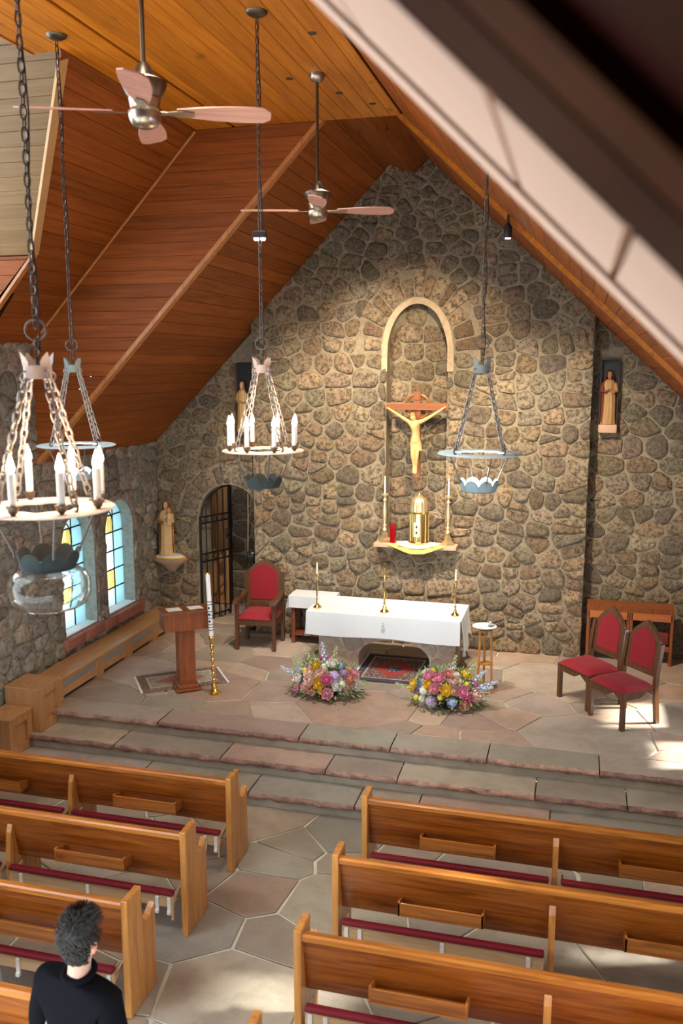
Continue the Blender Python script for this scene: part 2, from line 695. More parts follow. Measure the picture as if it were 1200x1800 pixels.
def set_col(me, col):
    at = me.color_attributes.new('Col', 'FLOAT_COLOR', 'POINT')
    at.data.foreach_set('color', list((*col, 1.0)) * len(me.vertices))

def pick(rg, pal):
    c = rg.choice(pal)
    k = rg.uniform(.8, 1.2)
    return tuple(max(.01, min(1, x * k * rg.uniform(.95, 1.05))) for x in c)

PAL_WALL = [(0.37, 0.28, 0.179), (0.302, 0.235, 0.157), (0.426, 0.325, 0.213), (0.269, 0.224, 0.168), (0.47, 0.37, 0.246), (0.336, 0.235, 0.151), (0.392, 0.325, 0.235), (0.403, 0.28, 0.174), (0.246, 0.202, 0.146), (0.325, 0.28, 0.202), (0.493, 0.358, 0.224)]
PAL_COOL = [(0.486, 0.459, 0.392), (0.405, 0.378, 0.324), (0.567, 0.513, 0.419), (0.365, 0.351, 0.297), (0.594, 0.513, 0.405), (0.472, 0.392, 0.311), (0.513, 0.499, 0.432)]
PAL_FLOOR = [(.36, .33, .275), (.40, .32, .26), (.35, .32, .27), (.38, .345, .29), (.33, .32, .27), (.41, .31, .245), (.36, .30, .245)]
PAL_SANC = [(.43, .315, .245), (.45, .335, .26), (.40, .315, .255), (.41, .335, .275), (.46, .325, .245), (.38, .29, .23), (.40, .345, .29)]

def lay_stone(rg, poly, P, parent, pal, gap=.014, h=(.010, .032), name='stone', mat='stone', jit=.014):
    poly = shrink(poly, gap)
    if len(poly) < 3 or abs(area(poly)) < .0025:
        return None
    poly = [(p[0] + rg.uniform(-jit, jit), p[1] + rg.uniform(-jit, jit)) for p in poly]
    if len(poly) < 14:
        poly = chaikin(poly)
    if area(poly) < 0:
        poly = poly[::-1]
    c = centroid(poly)
    hh = rg.uniform(*h)
    tu, tv = rg.uniform(-.05, .05), rg.uniform(-.05, .05)
    n = len(poly)
    base = Vector(P(c[0], c[1], 0))
    vs = []
    for k, dep in ((1.0, -.01), (.985, .6), (.93, .95), (.5, 1.0)):
        for p in poly:
            du, dv = (p[0] - c[0]) * k, (p[1] - c[1]) * k
            d = hh * dep + (tu * du + tv * dv if dep > 0 else 0)
            if dep > .5:
                d += .011 * noise.noise(Vector((p[0] * 9, p[1] * 9, k * 3 + hh * 50)))
            vs.append(Vector(P(c[0] + du, c[1] + dv, d)) - base)
    vs.append(Vector(P(c[0], c[1], hh * 1.02)) - base)
    fs = []
    for r in range(3):
        for i in range(n):
            j = (i + 1) % n
            fs.append((r * n + i, r * n + j, (r + 1) * n + j, (r + 1) * n + i))
    for i in range(n):
        fs.append((3 * n + i, 3 * n + (i + 1) % n, 4 * n))
    me = bpy.data.meshes.new(name)
    me.from_pydata(vs, [], fs)
    set_col(me, pick(rg, pal))
    me.materials.append(MATS[mat])
    me.shade_smooth()
    o = bpy.data.objects.new(name, me)
    COL.objects.link(o)
    o.location = base
    o.parent = parent
    return o

def lay_flag(rg, poly, P, parent, pal, gap=.012, name='flagstone', z=(0, .004), mat='flag', t=.03):
    poly = shrink(poly, gap)
    if len(poly) < 3 or abs(area(poly)) < .006:
        return None
    if area(poly) < 0:
        poly = poly[::-1]
    poly = densify(poly, .25)
    poly = [(p[0] + rg.uniform(-.008, .008), p[1] + rg.uniform(-.008, .008)) for p in poly]
    c = centroid(poly)
    d = rg.uniform(*z)
    n = len(poly)
    base = Vector(P(c[0], c[1], 0))
    ins = shrink(poly, .006)
    vs = [Vector(P(p[0], p[1], -t)) - base for p in poly] + [Vector(P(p[0], p[1], d - .005)) - base for p in poly] + [Vector(P(p[0], p[1], d)) - base for p in ins]
    fs = [tuple(range(2 * n, 3 * n))]
    for r in range(2):
        for i in range(n):
            j = (i + 1) % n
            fs.append((r * n + i, r * n + j, (r + 1) * n + j, (r + 1) * n + i))
    me = bpy.data.meshes.new(name)
    me.from_pydata(vs, [], fs)
    set_col(me, pick(rg, pal))
    me.materials.append(MATS[mat])
    o = bpy.data.objects.new(name, me)
    COL.objects.link(o)
    o.location = base
    o.parent = parent
    return o

def join_stuff(objs, parent, name='stone'):
    """small leftover stones, joined into one part"""
    bm = bmesh.new()
    for o in objs:
        k = len(bm.verts)
        bm.from_mesh(o.data)
        bm.verts.ensure_lookup_table()
        for w in bm.verts[k:]:
            w.co += o.location
    me = bpy.data.meshes.new(name)
    bm.to_mesh(me)
    bm.free()
    me.materials.append(objs[0].data.materials[0])
    me.shade_smooth()
    for o in objs:
        bpy.data.objects.remove(o)
    j = bpy.data.objects.new(name, me)
    COL.objects.link(j)
    j.parent = parent
    j['kind'] = 'stuff'

def masonry(seed, parent, P, u0, u1, v0, v1, hr, wr, pal, holes=(), keep=None, gap=.017, h=(.012, .036), limit=282, mat='stone'):
    rg = random.Random(seed)
    made = []
    for poly in voronoi(courses(rg, u0, u1, v0, v1, hr, wr), u0, u1, v0, v1, 1.12):
        c = centroid(poly)
        if keep and not keep(c):
            continue
        for inside, hp in holes:
            if any(inside(q) for q in densify(poly, .05)):
                best = []
                for nx, ny, cc0 in hp:
                    q = clip_half(poly, nx, ny, cc0)
                    if len(q) >= 3 and (not best or abs(area(q)) > abs(area(best))):
                        best = q
                poly = best
                if len(poly) < 3:
                    break
        if len(poly) < 3:
            continue
        a = abs(area(poly))
        o = lay_stone(rg, poly, P, parent, pal, gap, h, mat=mat)
        if o:
            made.append((a, o))
    if len(made) > limit:
        made.sort(key=lambda q: -q[0])
        join_stuff([o for _, o in made[limit:]], parent)
    return len(made)

def arch_pts(uc, hw, spring, top, n=14, a0=0, a1=PI):
    return [(uc + hw * math.cos(a0 + (a1 - a0) * i / n), spring + (top - spring) * math.sin(a0 + (a1 - a0) * i / n)) for i in range(n + 1)]

def voussoirs(seed, parent, P, uc, hw, spring, top, n, l0, l1, pal, gap=.012, a0=0.0, a1=PI):
    rg = random.Random(seed)
    cuts = [a0 + (a1 - a0) * (i + (rg.uniform(-.22, .22) if 0 < i < n else 0)) / n for i in range(n + 1)]
    for i in range(n):
        L = rg.uniform(l0, l1)
        poly = []
        h = top - spring
        for a in (cuts[i], cuts[i + 1]):
            poly.append((uc + hw * math.cos(a), spring + h * math.sin(a)))
        for a in (cuts[i + 1], cuts[i]):
            poly.append((uc + (hw + L) * math.cos(a), spring + (h + L) * math.sin(a)))
        lay_stone(rg, densify(poly, .12), P, parent, pal, gap, (.015, .035), jit=.006)

# ------------------------------------------------------------------ dimensions
ZS = 0.45          # sanctuary floor
YA, YR = 12.05, 12.32   # altar wall, recessed bays
XL, XR = -6.2, 1.6
YB = 9.22          # step in the roof
ZF = 6.85          # flat ceiling
aA = 1.03          # left roof slope (rise per metre)
zA = lambda x: 3.25 + (x + 6.17) * aA
zC = lambda x: 4.66 + (x + 6.15) * 1.045
zE = lambda x: 6.86 - .93 * (x + 1.83)
XC0 = -6.15 + (ZF - 4.66) / 1.045
XA0 = -6.17 + (ZF - 3.25) / aA

# ------------------------------------------------------------------ floors and steps
fl = MB().box(XL - .4, XR + .4, -1, 7.9, -.25, -.014).build('floor', MATS['grout'])
tag(fl, kind='structure')
fs_ = MB().box(XL - .4, XR + .4, 8.96, 14.6, -.1, ZS - .014).build('floor_sanctuary', MATS['grout'])
tag(fs_, kind='structure')
rg = random.Random(21)
Pf = lambda u, v, d: (u, v, d)
Ps = lambda u, v, d: (u, v, ZS + d)
for poly in voronoi(darts(rg, XL, XR, 2.6, 7.84, .34, .95, 1.15, 4000, 1.4), XL, XR, 2.6, 7.86, 1.15):
    lay_flag(rg, poly, Pf, fl, PAL_FLOOR, .015)
for poly in voronoi(darts(rg, XL, XR, 8.97, YR, .30, .95, 1.25, 4000, 1.3), XL, XR, 8.97, YR, 1.25):
    lay_flag(rg, poly, Ps, fs_, PAL_SANC, .009)

for poly in voronoi(darts(rg, -6.2, -4.5, YR, 13.5, .3, .6, 1.2, 800), -6.2, -4.5, YR, 13.5, 1.2):
    lay_flag(rg, poly, Ps, fs_, PAL_SANC, .009)

def step(name, y0, y1, z, cuts, yback):
    base = MB().box(XL - .3, XR + .3, y0 + .035, yback, z - .20, z - .052).build(name, MATS['riser'])
    tag(base, kind='structure')
    for a, b in zip(cuts[:-1], cuts[1:]):
        a += .006
        b -= .006
        n = max(3, int((b - a) / .045))
        vs, f = [], []
        rows = [(.006, 0.0), (-.012, -.014), (-.018, -.038), (.002, -.064), (.04, -.066)]
        for i in range(n + 1):
            x = a + (b - a) * i / n
            for k, (dy, dz) in enumerate(rows):
                q = Vector((x * 9, k * 1.7, z * 40))
                jy = .034 * noise.noise(q) if k < 4 else 0
                jz = .012 * noise.noise(q + Vector((9, 3, 1))) if 0 < k < 4 else 0
                vs.append((x, y0 + dy + jy, z + dz + jz))
        m = len(rows)
        for i in range(n):
            for k in range(m - 1):
                f.append((i * m + k, i * m + k + 1, (i + 1) * m + k + 1, (i + 1) * m + k))
        # tread behind the broken edge
        tv = [(vs[i * m][0], vs[i * m][1], vs[i * m][2]) for i in range(n + 1)] + [(b, y1, z), (a, y1, z)]
        me = bpy.data.meshes.new('tread_stone')
        k = len(tv)
        me.from_pydata(tv + [(p[0], max(p[1], y0 + .03), z - .05) for p in tv], [], [tuple(range(k))] + [(i, i + k, (i + 1) % k + k, (i + 1) % k) for i in range(n + 1, k)])
        set_col(me, pick(rnd, PAL_FLOOR))
        me.materials.append(MATS['flag'])
        o = bpy.data.objects.new('tread_stone', me)
        COL.objects.link(o)
        o.parent = base
        me2 = bpy.data.meshes.new('broken_edge')
        me2.from_pydata(vs, [], f)
        set_col(me2, pick(rnd, [(.50, .32, .26), (.54, .36, .29), (.46, .28, .23)]))
        me2.materials.append(MATS['rough_edge'])
        me2.shade_smooth()
        e = bpy.data.objects.new('broken_edge', me2)
        COL.objects.link(e)
        e.parent = o
    return base

XS = -5.42
step('floor_step_1', 7.83, 8.235, .15, [-6.15, -4.3, -3.05, -1.95, -1.35, -.1, 1.75], 8.25)
step('floor_step_2', 8.21, 8.60, .30, [-6.15, -4.75, -3.5, -2.35, -1.6, -.25, .6, 1.75], 8.6)
step('floor_step_3', 8.575, 8.965, .45, [-6.15, -4.4, -2.75, -1.75, -.75, .35, 1.75], 8.97)

# ------------------------------------------------------------------ altar wall (projecting middle bay)
XB0, XB1 = -4.52, .155
NC, NH, NB, NSP, NT = -2.14, .42, 1.86, 4.55, 5.22   # niche: centre, half width, bottom, spring, top
Pw = lambda y: (lambda u, v, d: (u, y - d, v))
m = MB()
m.prism([(XB0, 0.0), (NC - NH, 0.0), (NC - NH, 7.6), (XB0, 7.6)], YA, YA + .5)
m.prism([(NC + NH, 0.0), (XB1, 0.0), (XB1, 7.6), (NC + NH, 7.6)], YA, YA + .5)
m.prism([(NC - NH, 0.0), (NC + NH, 0.0), (NC + NH, NB), (NC - NH, NB)], YA, YA + .5)
m.prism([(NC + NH, NSP), (NC + NH, 7.6), (NC - NH, 7.6)] + arch_pts(NC, NH, NSP, NT)[::-1][0:], YA, YA + .5)
m.box(NC - NH - .05, NC + NH + .05, YA + .20, YA + .45, NB - .05, NT + .1)
MORTAR = (.47, .40, .285)
wa = m.build('wall_altar', MATS['mortar'])
set_col(wa.data, MORTAR)
tag(wa, kind='structure')
under = lambda c: c[1] < min(zA(c[0]), zE(c[0])) + .25
masonry(11, wa, Pw(YA), XB0 + .005, XB1 + .012, ZS, 7.35, (.13, .27), (.15, .44), PAL_WALL,
        [arch_hole(NC, NH + .005, NB, NSP, NT, .0), arch_ring(NC, NH + .085, NSP, NT + .085, .34)], under)
masonry(12, wa, Pw(YA + .20), NC - NH, NC + NH, NB, NT, (.18, .30), (.2, .4), PAL_WALL, (), lambda c: c[1] < NSP or ((c[0] - NC) / NH) ** 2 + ((c[1] - NSP) / (NT - NSP)) ** 2 < .95, h=(.01, .03))
voussoirs(13, wa, Pw(YA), NC, NH + .085, NSP - .02, NT + .065, 15, .26, .44, [(.40, .26, .16), (.52, .39, .26), (.28, .18, .11), (.46, .34, .23)], .018, a0=.05, a1=PI - .05)
# smooth pale band round the niche
def band(name, y, uc, hw, v0, spring, top, w, out, mat, parent):
    inn = [(uc + hw, v0)] + arch_pts(uc, hw, spring, top, 22) + [(uc - hw, v0)]
    ou = [(uc + hw + w, v0)] + arch_pts(uc, hw + w, spring, top + w, 22) + [(uc - hw - w, v0)]
    n = len(inn)
    vs = []
    for d in (0, out):
        for k, pl in ((0, inn), (1, ou)):
            for i, p in enumerate(pl):
                j = .008 * noise.noise(Vector((p[0] * 7, p[1] * 7, k * 5)))
                vs.append((p[0] + j, y - d - (j if d else 0), p[1] + j))
    f = []
    for i in range(n - 1):
        f += [(2 * n + i, 2 * n + i + 1, 3 * n + i + 1, 3 * n + i), (i, i + 1, 2 * n + i + 1, 2 * n + i), (n + i, 3 * n + i, 3 * n + i + 1, n + i + 1)]
    return MB().add(vs, f).build(name, mat, parent, 40)
plain('niche_band', (.46, .36, .25), .85, noise_amt=.35, nscale=16, bump=.9)
band('niche_band', YA, NC, NH - .01, NSP - .25, NSP, NT - .02, .085, .022, MATS['niche_band'], wa)

# ------------------------------------------------------------------ recessed bays left (doorway) and right
DC, DH, DSP, DT = -5.02, .50, 2.10, 2.62
m = MB()
m.prism([(XL - .4, 0), (DC - DH, 0), (DC - DH, 5.3), (XL - .4, 5.3)], YR, YR + .45)
m.prism([(DC - DH, 5.3), (DC + DH, 5.3)] + arch_pts(DC, DH, DSP, DT), YR, YR + .45)
m.prism([(DC + DH, 0), (XB0 + .2, 0), (XB0 + .2, 5.6), (DC + DH, 5.3)], YR, YR + .45)
wl = m.build('wall_altar_left', MATS['mortar'])
set_col(wl.data, MORTAR)
tag(wl, kind='structure')
masonry(31, wl, Pw(YR), XL, XB0, ZS, 4.95, (.14, .27), (.16, .44), PAL_WALL, [arch_hole(DC, DH, 0, DSP, DT, .02), arch_ring(DC, DH, DSP, DT, .32)], lambda c: c[1] < zA(c[0]) + .2 and not (-4.87 < c[0] < -4.6 and c[1] > 3.4))
voussoirs(33, wl, Pw(YR), DC, DH + .01, DSP, DT + .01, 13, .26, .42, [(.36, .31, .24), (.42, .35, .26), (.30, .26, .2), (.38, .30, .21)])
m = MB()
m.prism([(XB1 - .15, 0), (XR + .4, 0), (XR + .4, 5.6), (XB1 - .15, 5.6)], YR + .03, YR + .45)
wr = m.build('wall_altar_right', MATS['mortar'])
set_col(wr.data, MORTAR)
tag(wr, kind='structure')
masonry(41, wr, Pw(YR + .03), XB1 + .01, XR, ZS, 5.3, (.15, .29), (.17, .46), PAL_WALL, [arch_hole(.385, .115, 3.5, 4.46, 4.47, .01)], lambda c: c[1] < zE(c[0]) + .2)

# ------------------------------------------------------------------ left wall with two arched windows
WZ0, WSP, WT = .95, 2.10, 2.52
WINS = [(10.04, .385), (11.12, .385)]
m = MB()
ys = [3.0, WINS[0][0] - .385, WINS[0][0] + .385, WINS[1][0] - .385, WINS[1][0] + .385, YR + .3]
m.prism([(3.0, -.1), (7.4, -.1), (7.4, 4.6), (3.0, 4.6)], XL - .42, XL, 'x')
m.prism([(7.4, -.1), (ys[1], -.1), (ys[1], 4.0), (9.3, 4.0), (9.3, 4.72), (7.4, 4.72)], XL - .42, XL, 'x')
m.prism([(ys[2], -.1), (ys[3], -.1), (ys[3], 4.0), (ys[2], 4.0)], XL - .42, XL, 'x')
m.prism([(ys[4], -.1), (ys[5], -.1), (ys[5], 4.0), (ys[4], 4.0)], XL - .42, XL, 'x')
for wy, hw in WINS:
    m.prism([(wy - hw, -.1), (wy + hw, -.1), (wy + hw, WZ0), (wy - hw, WZ0)], XL - .42, XL, 'x')
    m.prism([(wy - hw, 4.0), (wy + hw, 4.0)] + arch_pts(wy, hw, WSP, WT), XL - .42, XL, 'x')
wleft = m.build('wall_left', MATS['mortar'])
set_col(wleft.data, (.54, .51, .44))
tag(wleft, kind='structure')
Pl = lambda u, v, d: (XL + d, u, v)
masonry(51, wleft, Pl, 7.6, YR, 0, 4.7, (.15, .29), (.17, .46), PAL_COOL, [arch_hole(wy, hw, WZ0, WSP, WT, .015) for wy, hw in WINS], lambda c: c[1] < (4.75 if c[0] < YB + .1 else 3.35), mat='stone_cool')

def pane_mat(name, col):
    m, nt, b = new_mat(name)
    nt.nodes.remove(b)
    t = N(nt, 'ShaderNodeBsdfTransparent')
    t.inputs[0].default_value = (*col, 1)
    d = N(nt, 'ShaderNodeBsdfTranslucent')
    d.inputs[0].default_value = (*col, 1)
    mx = N(nt, 'ShaderNodeMixShader')
    mx.inputs[0].default_value = .35
    nt.links.new(t.outputs[0], mx.inputs[1])
    nt.links.new(d.outputs[0], mx.inputs[2])
    nt.links.new(mx.outputs[0], nt.nodes['Material Output'].inputs[0])
    MATS[name] = m
pane_mat('pane_white', (.60, .66, .67))
pane_mat('pane_aqua', (.47, .64, .68))
pane_mat('pane_amber', (.62, .54, .30))

for i, (wy, hw) in enumerate(WINS):
    w = structure('window_%d' % (i + 1), (XL - .18, wy, WZ0))
    gh = hw + .02
    H0, SP, TP = 0.0, WSP - WZ0, WT - WZ0 + .01
    x = 0
    # stained panes: columns by rows, cut by the arch
    cols = [-gh, -gh * .38, gh * .30, gh]
    rows = [0, .27, .54, .81, 1.08, 1.33, TP]
    for ci in range(3):
        for ri in range(6):
            poly = [(cols[ci], rows[ri]), (cols[ci + 1], rows[ri]), (cols[ci + 1], rows[ri + 1]), (cols[ci], rows[ri + 1])]
            if rows[ri + 1] > SP:
                ar = arch_pts(0, gh, SP, TP, 24)
                for (p, q) in zip(ar[:-1], ar[1:]):
                    nx, ny = q[1] - p[1], -(q[0] - p[0])
                    poly = clip_half(poly, nx, ny, nx * p[0] + ny * p[1])
                    if len(poly) < 3:
                        break
                if len(poly) < 3 or abs(area(poly)) < .001:
                    continue
            kind = 'pane_amber' if (ci == 1 and ri in (1, 4)) or (ci == 0 and ri == 2) else ('pane_aqua' if ci == 2 or (ci == 0 and ri % 2) else 'pane_white')
            MB().prism(poly, -.004, .004, 'x').build('pane', MATS[kind], w)
    lead = MB()
    fr = [(0, -gh, 0), (0, -gh, SP)] + [(0, p[0], p[1]) for p in arch_pts(0, gh, SP, TP, 20)[::-1]] + [(0, gh, 0)]
    lead.tube(fr + [fr[0]], .020, 6)
    lead.build('window_frame', MATS['lead'], w)
    for c in cols[1:3]:
        MB().tube([(0, c, 0), (0, c, SP + (TP - SP) * math.sqrt(1 - (c / gh) ** 2))], .012, 5).build('lead_came', MATS['lead'], w)
    for r_ in rows[1:-1]:
        a = gh if r_ < SP else gh * math.sqrt(max(0, 1 - ((r_ - SP) / (TP - SP)) ** 2))
        MB().tube([(0, -a, r_), (0, a, r_)], .011, 5).build('lead_came', MATS['lead'], w)
    MB().tube([(0, *p) for p in arch_pts(-gh * .04, gh * .36, SP - .02, SP + .26, 10)], .011, 5).build('lead_came', MATS['lead'], w)
    sl = MB().box(-.02, .18, -hw, hw, -.03, .012, .004).build('window_sill', plain('sill_white', (.80, .84, .85), .5, noise_amt=.05) if i == 0 else MATS['sill_white'], w)
# pink stone sill course under both windows
rgp = random.Random(4)
ps = structure('trim_sill', (XL + .03, 10.6, WZ0 - .08))
y = 9.56
while y < 11.62:
    L = min(rgp.uniform(.35, .7), 11.66 - y)
    b = MB().box(-.03, .05 + rgp.uniform(0, .02), y - 10.6, y + L - .008 - 10.6, -.07, .07, .012)
    b.build('sill_stone', MATS['pink_sill'], ps, 40)
    y += L

# ------------------------------------------------------------------ right wall (outside the frame) with small unseen windows, sized to place sun patches and fill
m = MB()
RW = [(6.62, 7.3, .6, 1.2), (5.9, 6.55, 2.45, 3.1), (8.95, 9.65, .72, 1.15), (10.0, 10.75, .85, 1.5), (2.9, 4.7, .9, 2.8)]
RW = sorted(RW)
y = -1.0
for a, b, z0, z1 in RW:
    m.box(XR, XR + .25, y, a, -.1, 4.0)
    m.box(XR, XR + .25, a, b, -.1, z0)
    m.box(XR, XR + .25, a, b, z1, 4.0)
    y = b
m.box(XR, XR + .25, y, YR + .5, -.1, 4.0)
wright = m.build('wall_right', MATS['mortar'])
set_col(wright.data, MORTAR)
tag(wright, kind='structure')

# ------------------------------------------------------------------ ceilings: plank by plank
def plank(parent, pts, nrm, mat, gap=.0012, t=.02, name='plank'):
    """pts: four corners in order (along edge 0-1 and 3-2), room side normal nrm"""
    p = [Vector(q) for q in pts]
    c = sum(p, Vector()) / 4
    w = (p[3] - p[0]).normalized() * gap
    p = [p[0] + w, p[1] + w, p[2] - w, p[3] - w]
    nv = Vector(nrm).normalized()
    e = .0035
    w2 = (p[3] - p[0]).normalized() * e
    vs = [q - c - nv * t for q in p] + [q - c - nv * e for q in p] + [p[0] + w2 - c, p[1] + w2 - c, p[2] - w2 - c, p[3] - w2 - c]
    fs = [(8, 9, 10, 11)]
    for r in (0, 4):
        for i in range(4):
            j = (i + 1) % 4
            fs.append((r + i, r + j, r + 4 + j, r + 4 + i))
    mm = MB()
    mm.v = [tuple(v) for v in vs]
    mm.f = fs
    o = mm.build(name, MATS[mat], parent, None, c)
    return o

def backing(parent, pts, nrm, off=.022):
    nv = Vector(nrm).normalized()
    vs = [Vector(q) - nv * off for q in pts]
    vs += [v - nv * .05 for v in vs]
    MB().add([tuple(v) for v in vs], [(0, 1, 2, 3), (7, 6, 5, 4), (0, 4, 5, 1), (1, 5, 6, 2), (2, 6, 7, 3), (3, 7, 4, 0)]).build('backing', MATS['gap'], parent)

# flat knotty ceiling, warm uplight put into its orange
cf = structure('ceiling')
x = XC0
i = 0
while x < -1.84:
    w = .141
    x1 = min(x + w, -1.83)
    if i == 3:
        x += .03
    plank(cf, [(x, -.5, ZF), (x, YB, ZF), (x1, YB, ZF), (x1, -.5, ZF)], (0, 0, -1), 'wood_lit')
    x = x1
    i += 1
for x in (XC0 - .28, XC0 - .14):
    plank(cf, [(x, -.5, ZF), (x, 6.80, ZF), (x + .14, 6.80, ZF), (x + .14, -.5, ZF)], (0, 0, -1), 'wood_lit')
MB().box(XC0 - .30, XC0 - .28, -.5, 6.80, ZF - .01, ZF + .30).build('fascia', MATS['trim'], cf)
backing(cf, [(XC0 - .02, -.5, ZF), (XC0 - .02, YB, ZF), (-1.6, YB, ZF), (-1.6, -.5, ZF)], (0, 0, -1))
# left slope by the altar
ca = structure('ceiling_left')
nA = (aA, 0, -1)
k = math.sqrt(1 + aA * aA)
x = -6.35
while x < -2.52:
    x1 = min(x + .168 / k * 1.0, -2.5)
    plank(ca, [(x, YB, zA(x)), (x, YR + .2, zA(x)), (x1, YR + .2, zA(x1)), (x1, YB, zA(x1))], nA, 'wood_shaded_y')
    x = x1
backing(ca, [(-6.6, YB + .03, zA(-6.6)), (-6.6, YR + .4, zA(-6.6)), (-2.2, YR + .4, zA(-2.2)), (-2.2, YB + .03, zA(-2.2))], nA)
# trim along its near edge
mm = MB()
for q in (0,):
    a, b = Vector((-6.3, YB - .012, zA(-6.3) - .006)), Vector((XA0 + .02, YB - .012, zA(XA0 + .02) - .006))
    up = Vector((-aA, 0, 1)).normalized()
    vs = []
    for e in (a, b):
        for dy in (0, .10):
            for du in (-.014, .03):
                vs.append(tuple(e + Vector((0, dy, 0)) + up * du))
    mm.add(vs, [(0, 1, 3, 2), (4, 6, 7, 5), (0, 4, 5, 1), (2, 3, 7, 6), (0, 2, 6, 4), (1, 5, 7, 3)])
tr = mm.build('trim_1', MATS['trim'])
tag(tr, kind='structure')
# upright boarded face where the roof steps up
cb = structure('ceiling_step')
z = 3.1
xA_ = lambda z: -6.17 + (z - 3.25) / aA
xC_ = lambda z: -6.15 + (z - 4.66) / 1.045
while z < ZF:
    z1 = min(z + .145, ZF)
    l0, l1 = max(xC_(z), XL), max(xC_(z1), XL)
    plank(cb, [(l0, YB, z), (xA_(z) + .02, YB, z), (xA_(z1) + .02, YB, z1), (l1, YB, z1)], (0, -1, 0), 'wood_shaded_x')
    z = z1
backing(cb, [(XL - .3, YB, 3.3), (-2.6, YB, ZF + .1), (-4.0, YB, ZF + .1), (XL - .3, YB, 4.75)], (0, -1, 0))
# higher left slope over the nave, cut by the dormer valley
cc = structure('ceiling_nave_left')
nC = (1.045, 0, -1)
V1, V2 = Vector((-4.10, 6.76, ZF - .04)), Vector((-5.36, 8.13, zC(-5.36)))
def ynear(x):
    if x > V1.x:
        return V1.y - .1
    if x > V2.x:
        return V1.y + (V1.x - x) / (V1.x - V2.x) * (V2.y - V1.y)
    return 8.2
k = math.sqrt(1 + 1.045 ** 2)
x = -6.3
while x < XC0 - .005:
    x1 = min(x + .150 / k, XC0)
    plank(cc, [(x, ynear(x), zC(x)), (x, YB, zC(x)), (x1, YB, zC(x1)), (x1, ynear(x1), zC(x1))], nC, 'wood_shaded_y')
    x = x1
b_ = MB()
off = Vector(nC).normalized() * -.03
for xa, xb in ((-6.6, V2.x), (V2.x, V1.x), (V1.x, XC0 + .1)):
    pts = [Vector((xa, ynear(xa), zC(xa))), Vector((xa, YB + .05, zC(xa))), Vector((xb, YB + .05, zC(xb))), Vector((xb, ynear(xb), zC(xb)))]
    b_.add([tuple(p + off) for p in pts] + [tuple(p + off * 2.5) for p in pts], [(0, 1, 2, 3), (7, 6, 5, 4), (0, 4, 5, 1), (1, 5, 6, 2), (2, 6, 7, 3), (3, 7, 4, 0)])
b_.build('backing', MATS['gap'], cc)
# dormer: far roof slope (window light put into its tan) and cheek
cd = structure('ceiling_dormer')
dv = V2 - V1
nD = Vector((1, 0, 0)).cross(dv)
nD = nD if nD.z < 0 else -nD
n = 13
for i in range(-7, n):
    p, q = V1 + dv * (i / n), V1 + dv * ((i + 1) / n)
    px, qx = min(p.x, V1.x - .12 if i < 0 else p.x), min(q.x, V1.x - .12 if i < -1 else q.x)
    plank(cd, [(-7.7, p.y, p.z), (px, p.y, p.z), (qx, q.y, q.z), (-7.7, q.y, q.z)], nD, 'wood_daylit')
D0 = V1 - dv * (7 / 13)
backing(cd, [(-7.8, D0.y, D0.z), (V1.x + .1, D0.y, D0.z), (V2.x, V2.y, V2.z), (-7.8, V2.y, V2.z)], nD)
backing(cd, [(-7.8, D0.y + .03, D0.z), (XC0 + .1, D0.y + .03, D0.z), (XC0 + .1, 4.0, D0.z - 1.9), (-7.8, 4.0, D0.z - 1.9)], (0, 1, -1))
z = 4.55
while z < V2.z - .02:
    z1 = min(z + .15, V2.z)
    plank(cd, [(-7.7, 8.2, z), (max(xC_(z), XL - .1), 8.2, z), (max(xC_(z1), XL - .1), 8.2, z1), (-7.7, 8.2, z1)], (0, -1, 0), 'wood_shaded_x')
    z = z1
backing(cd, [(-7.8, 8.2, 4.5), (XL, 8.2, 4.5), (V2.x - .02, 8.2, V2.z + .05), (-7.8, 8.2, V2.z + .05)], (0, -1, 0))
# valley and cheek trims
def strip(name, a, b, wdt, nrm, mat, th=.02):
    a, b = Vector(a), Vector(b)
    nv = Vector(nrm).normalized()
    s = (b - a).normalized().cross(nv) * wdt / 2
    vs = []
    for e in (a, b):
        for q in (-1, 1):
            for d in (-.01, th):
                vs.append(tuple(e + s * q + nv * d))
    o = MB().add(vs, [(0, 1, 3, 2), (4, 6, 7, 5), (0, 4, 5, 1), (2, 3, 7, 6), (0, 2, 6, 4), (1, 5, 7, 3)]).build(name, MATS[mat])
    return tag(o, kind='structure')
plain('trim_pale', (.52, .30, .12), .5, noise_amt=.15, nscale=8)
strip('trim_2', V1, V2, .09, nC, 'trim_pale')
strip('trim_3', V2, (-6.2, 8.2, zC(-6.2)), .07, nC, 'trim')
strip('trim_4', (-6.2, YB - .012, zC(-6.2) - .012), (XC0, YB - .012, ZF - .012), .022, (1, -1, -1), 'trim')
# right slope, whole length
ce = structure('ceiling_right')
nE = (-.93, 0, -1)
k = math.sqrt(1 + .93 ** 2)
x = -2.0
while x < XR + .2:
    x1 = x + .15 / k
    ya = .2 if x > -1.84 else YB
    plank(ce, [(x, ya, zE(x)), (x, YR + .2, zE(x)), (x1, YR + .2, zE(x1)), (x1, ya, zE(x1))], nE, 'wood_shaded_y')
    x = x1
backing(ce, [(-2.1, -.5, zE(-2.1)), (-2.1, YR + .4, zE(-2.1)), (XR + .4, YR + .4, zE(XR + .4)), (XR + .4, -.5, zE(XR + .4))], nE)
strip('trim_5', (-1.86, YB + .06, zE(-1.86) - .01), (1.7, YB + .06, zE(1.7) - .01), .15, nE, 'wood_lit', .035)
# boxed ridge
m = MB().prism([(-2.55, 6.99), (-2.21, 6.865), (-1.93, 7.12), (-2.25, 7.6)], YB, YR)
rb = m.build('ceiling_ridge', MATS['wood_shaded_y'])
tag(rb, kind='structure')
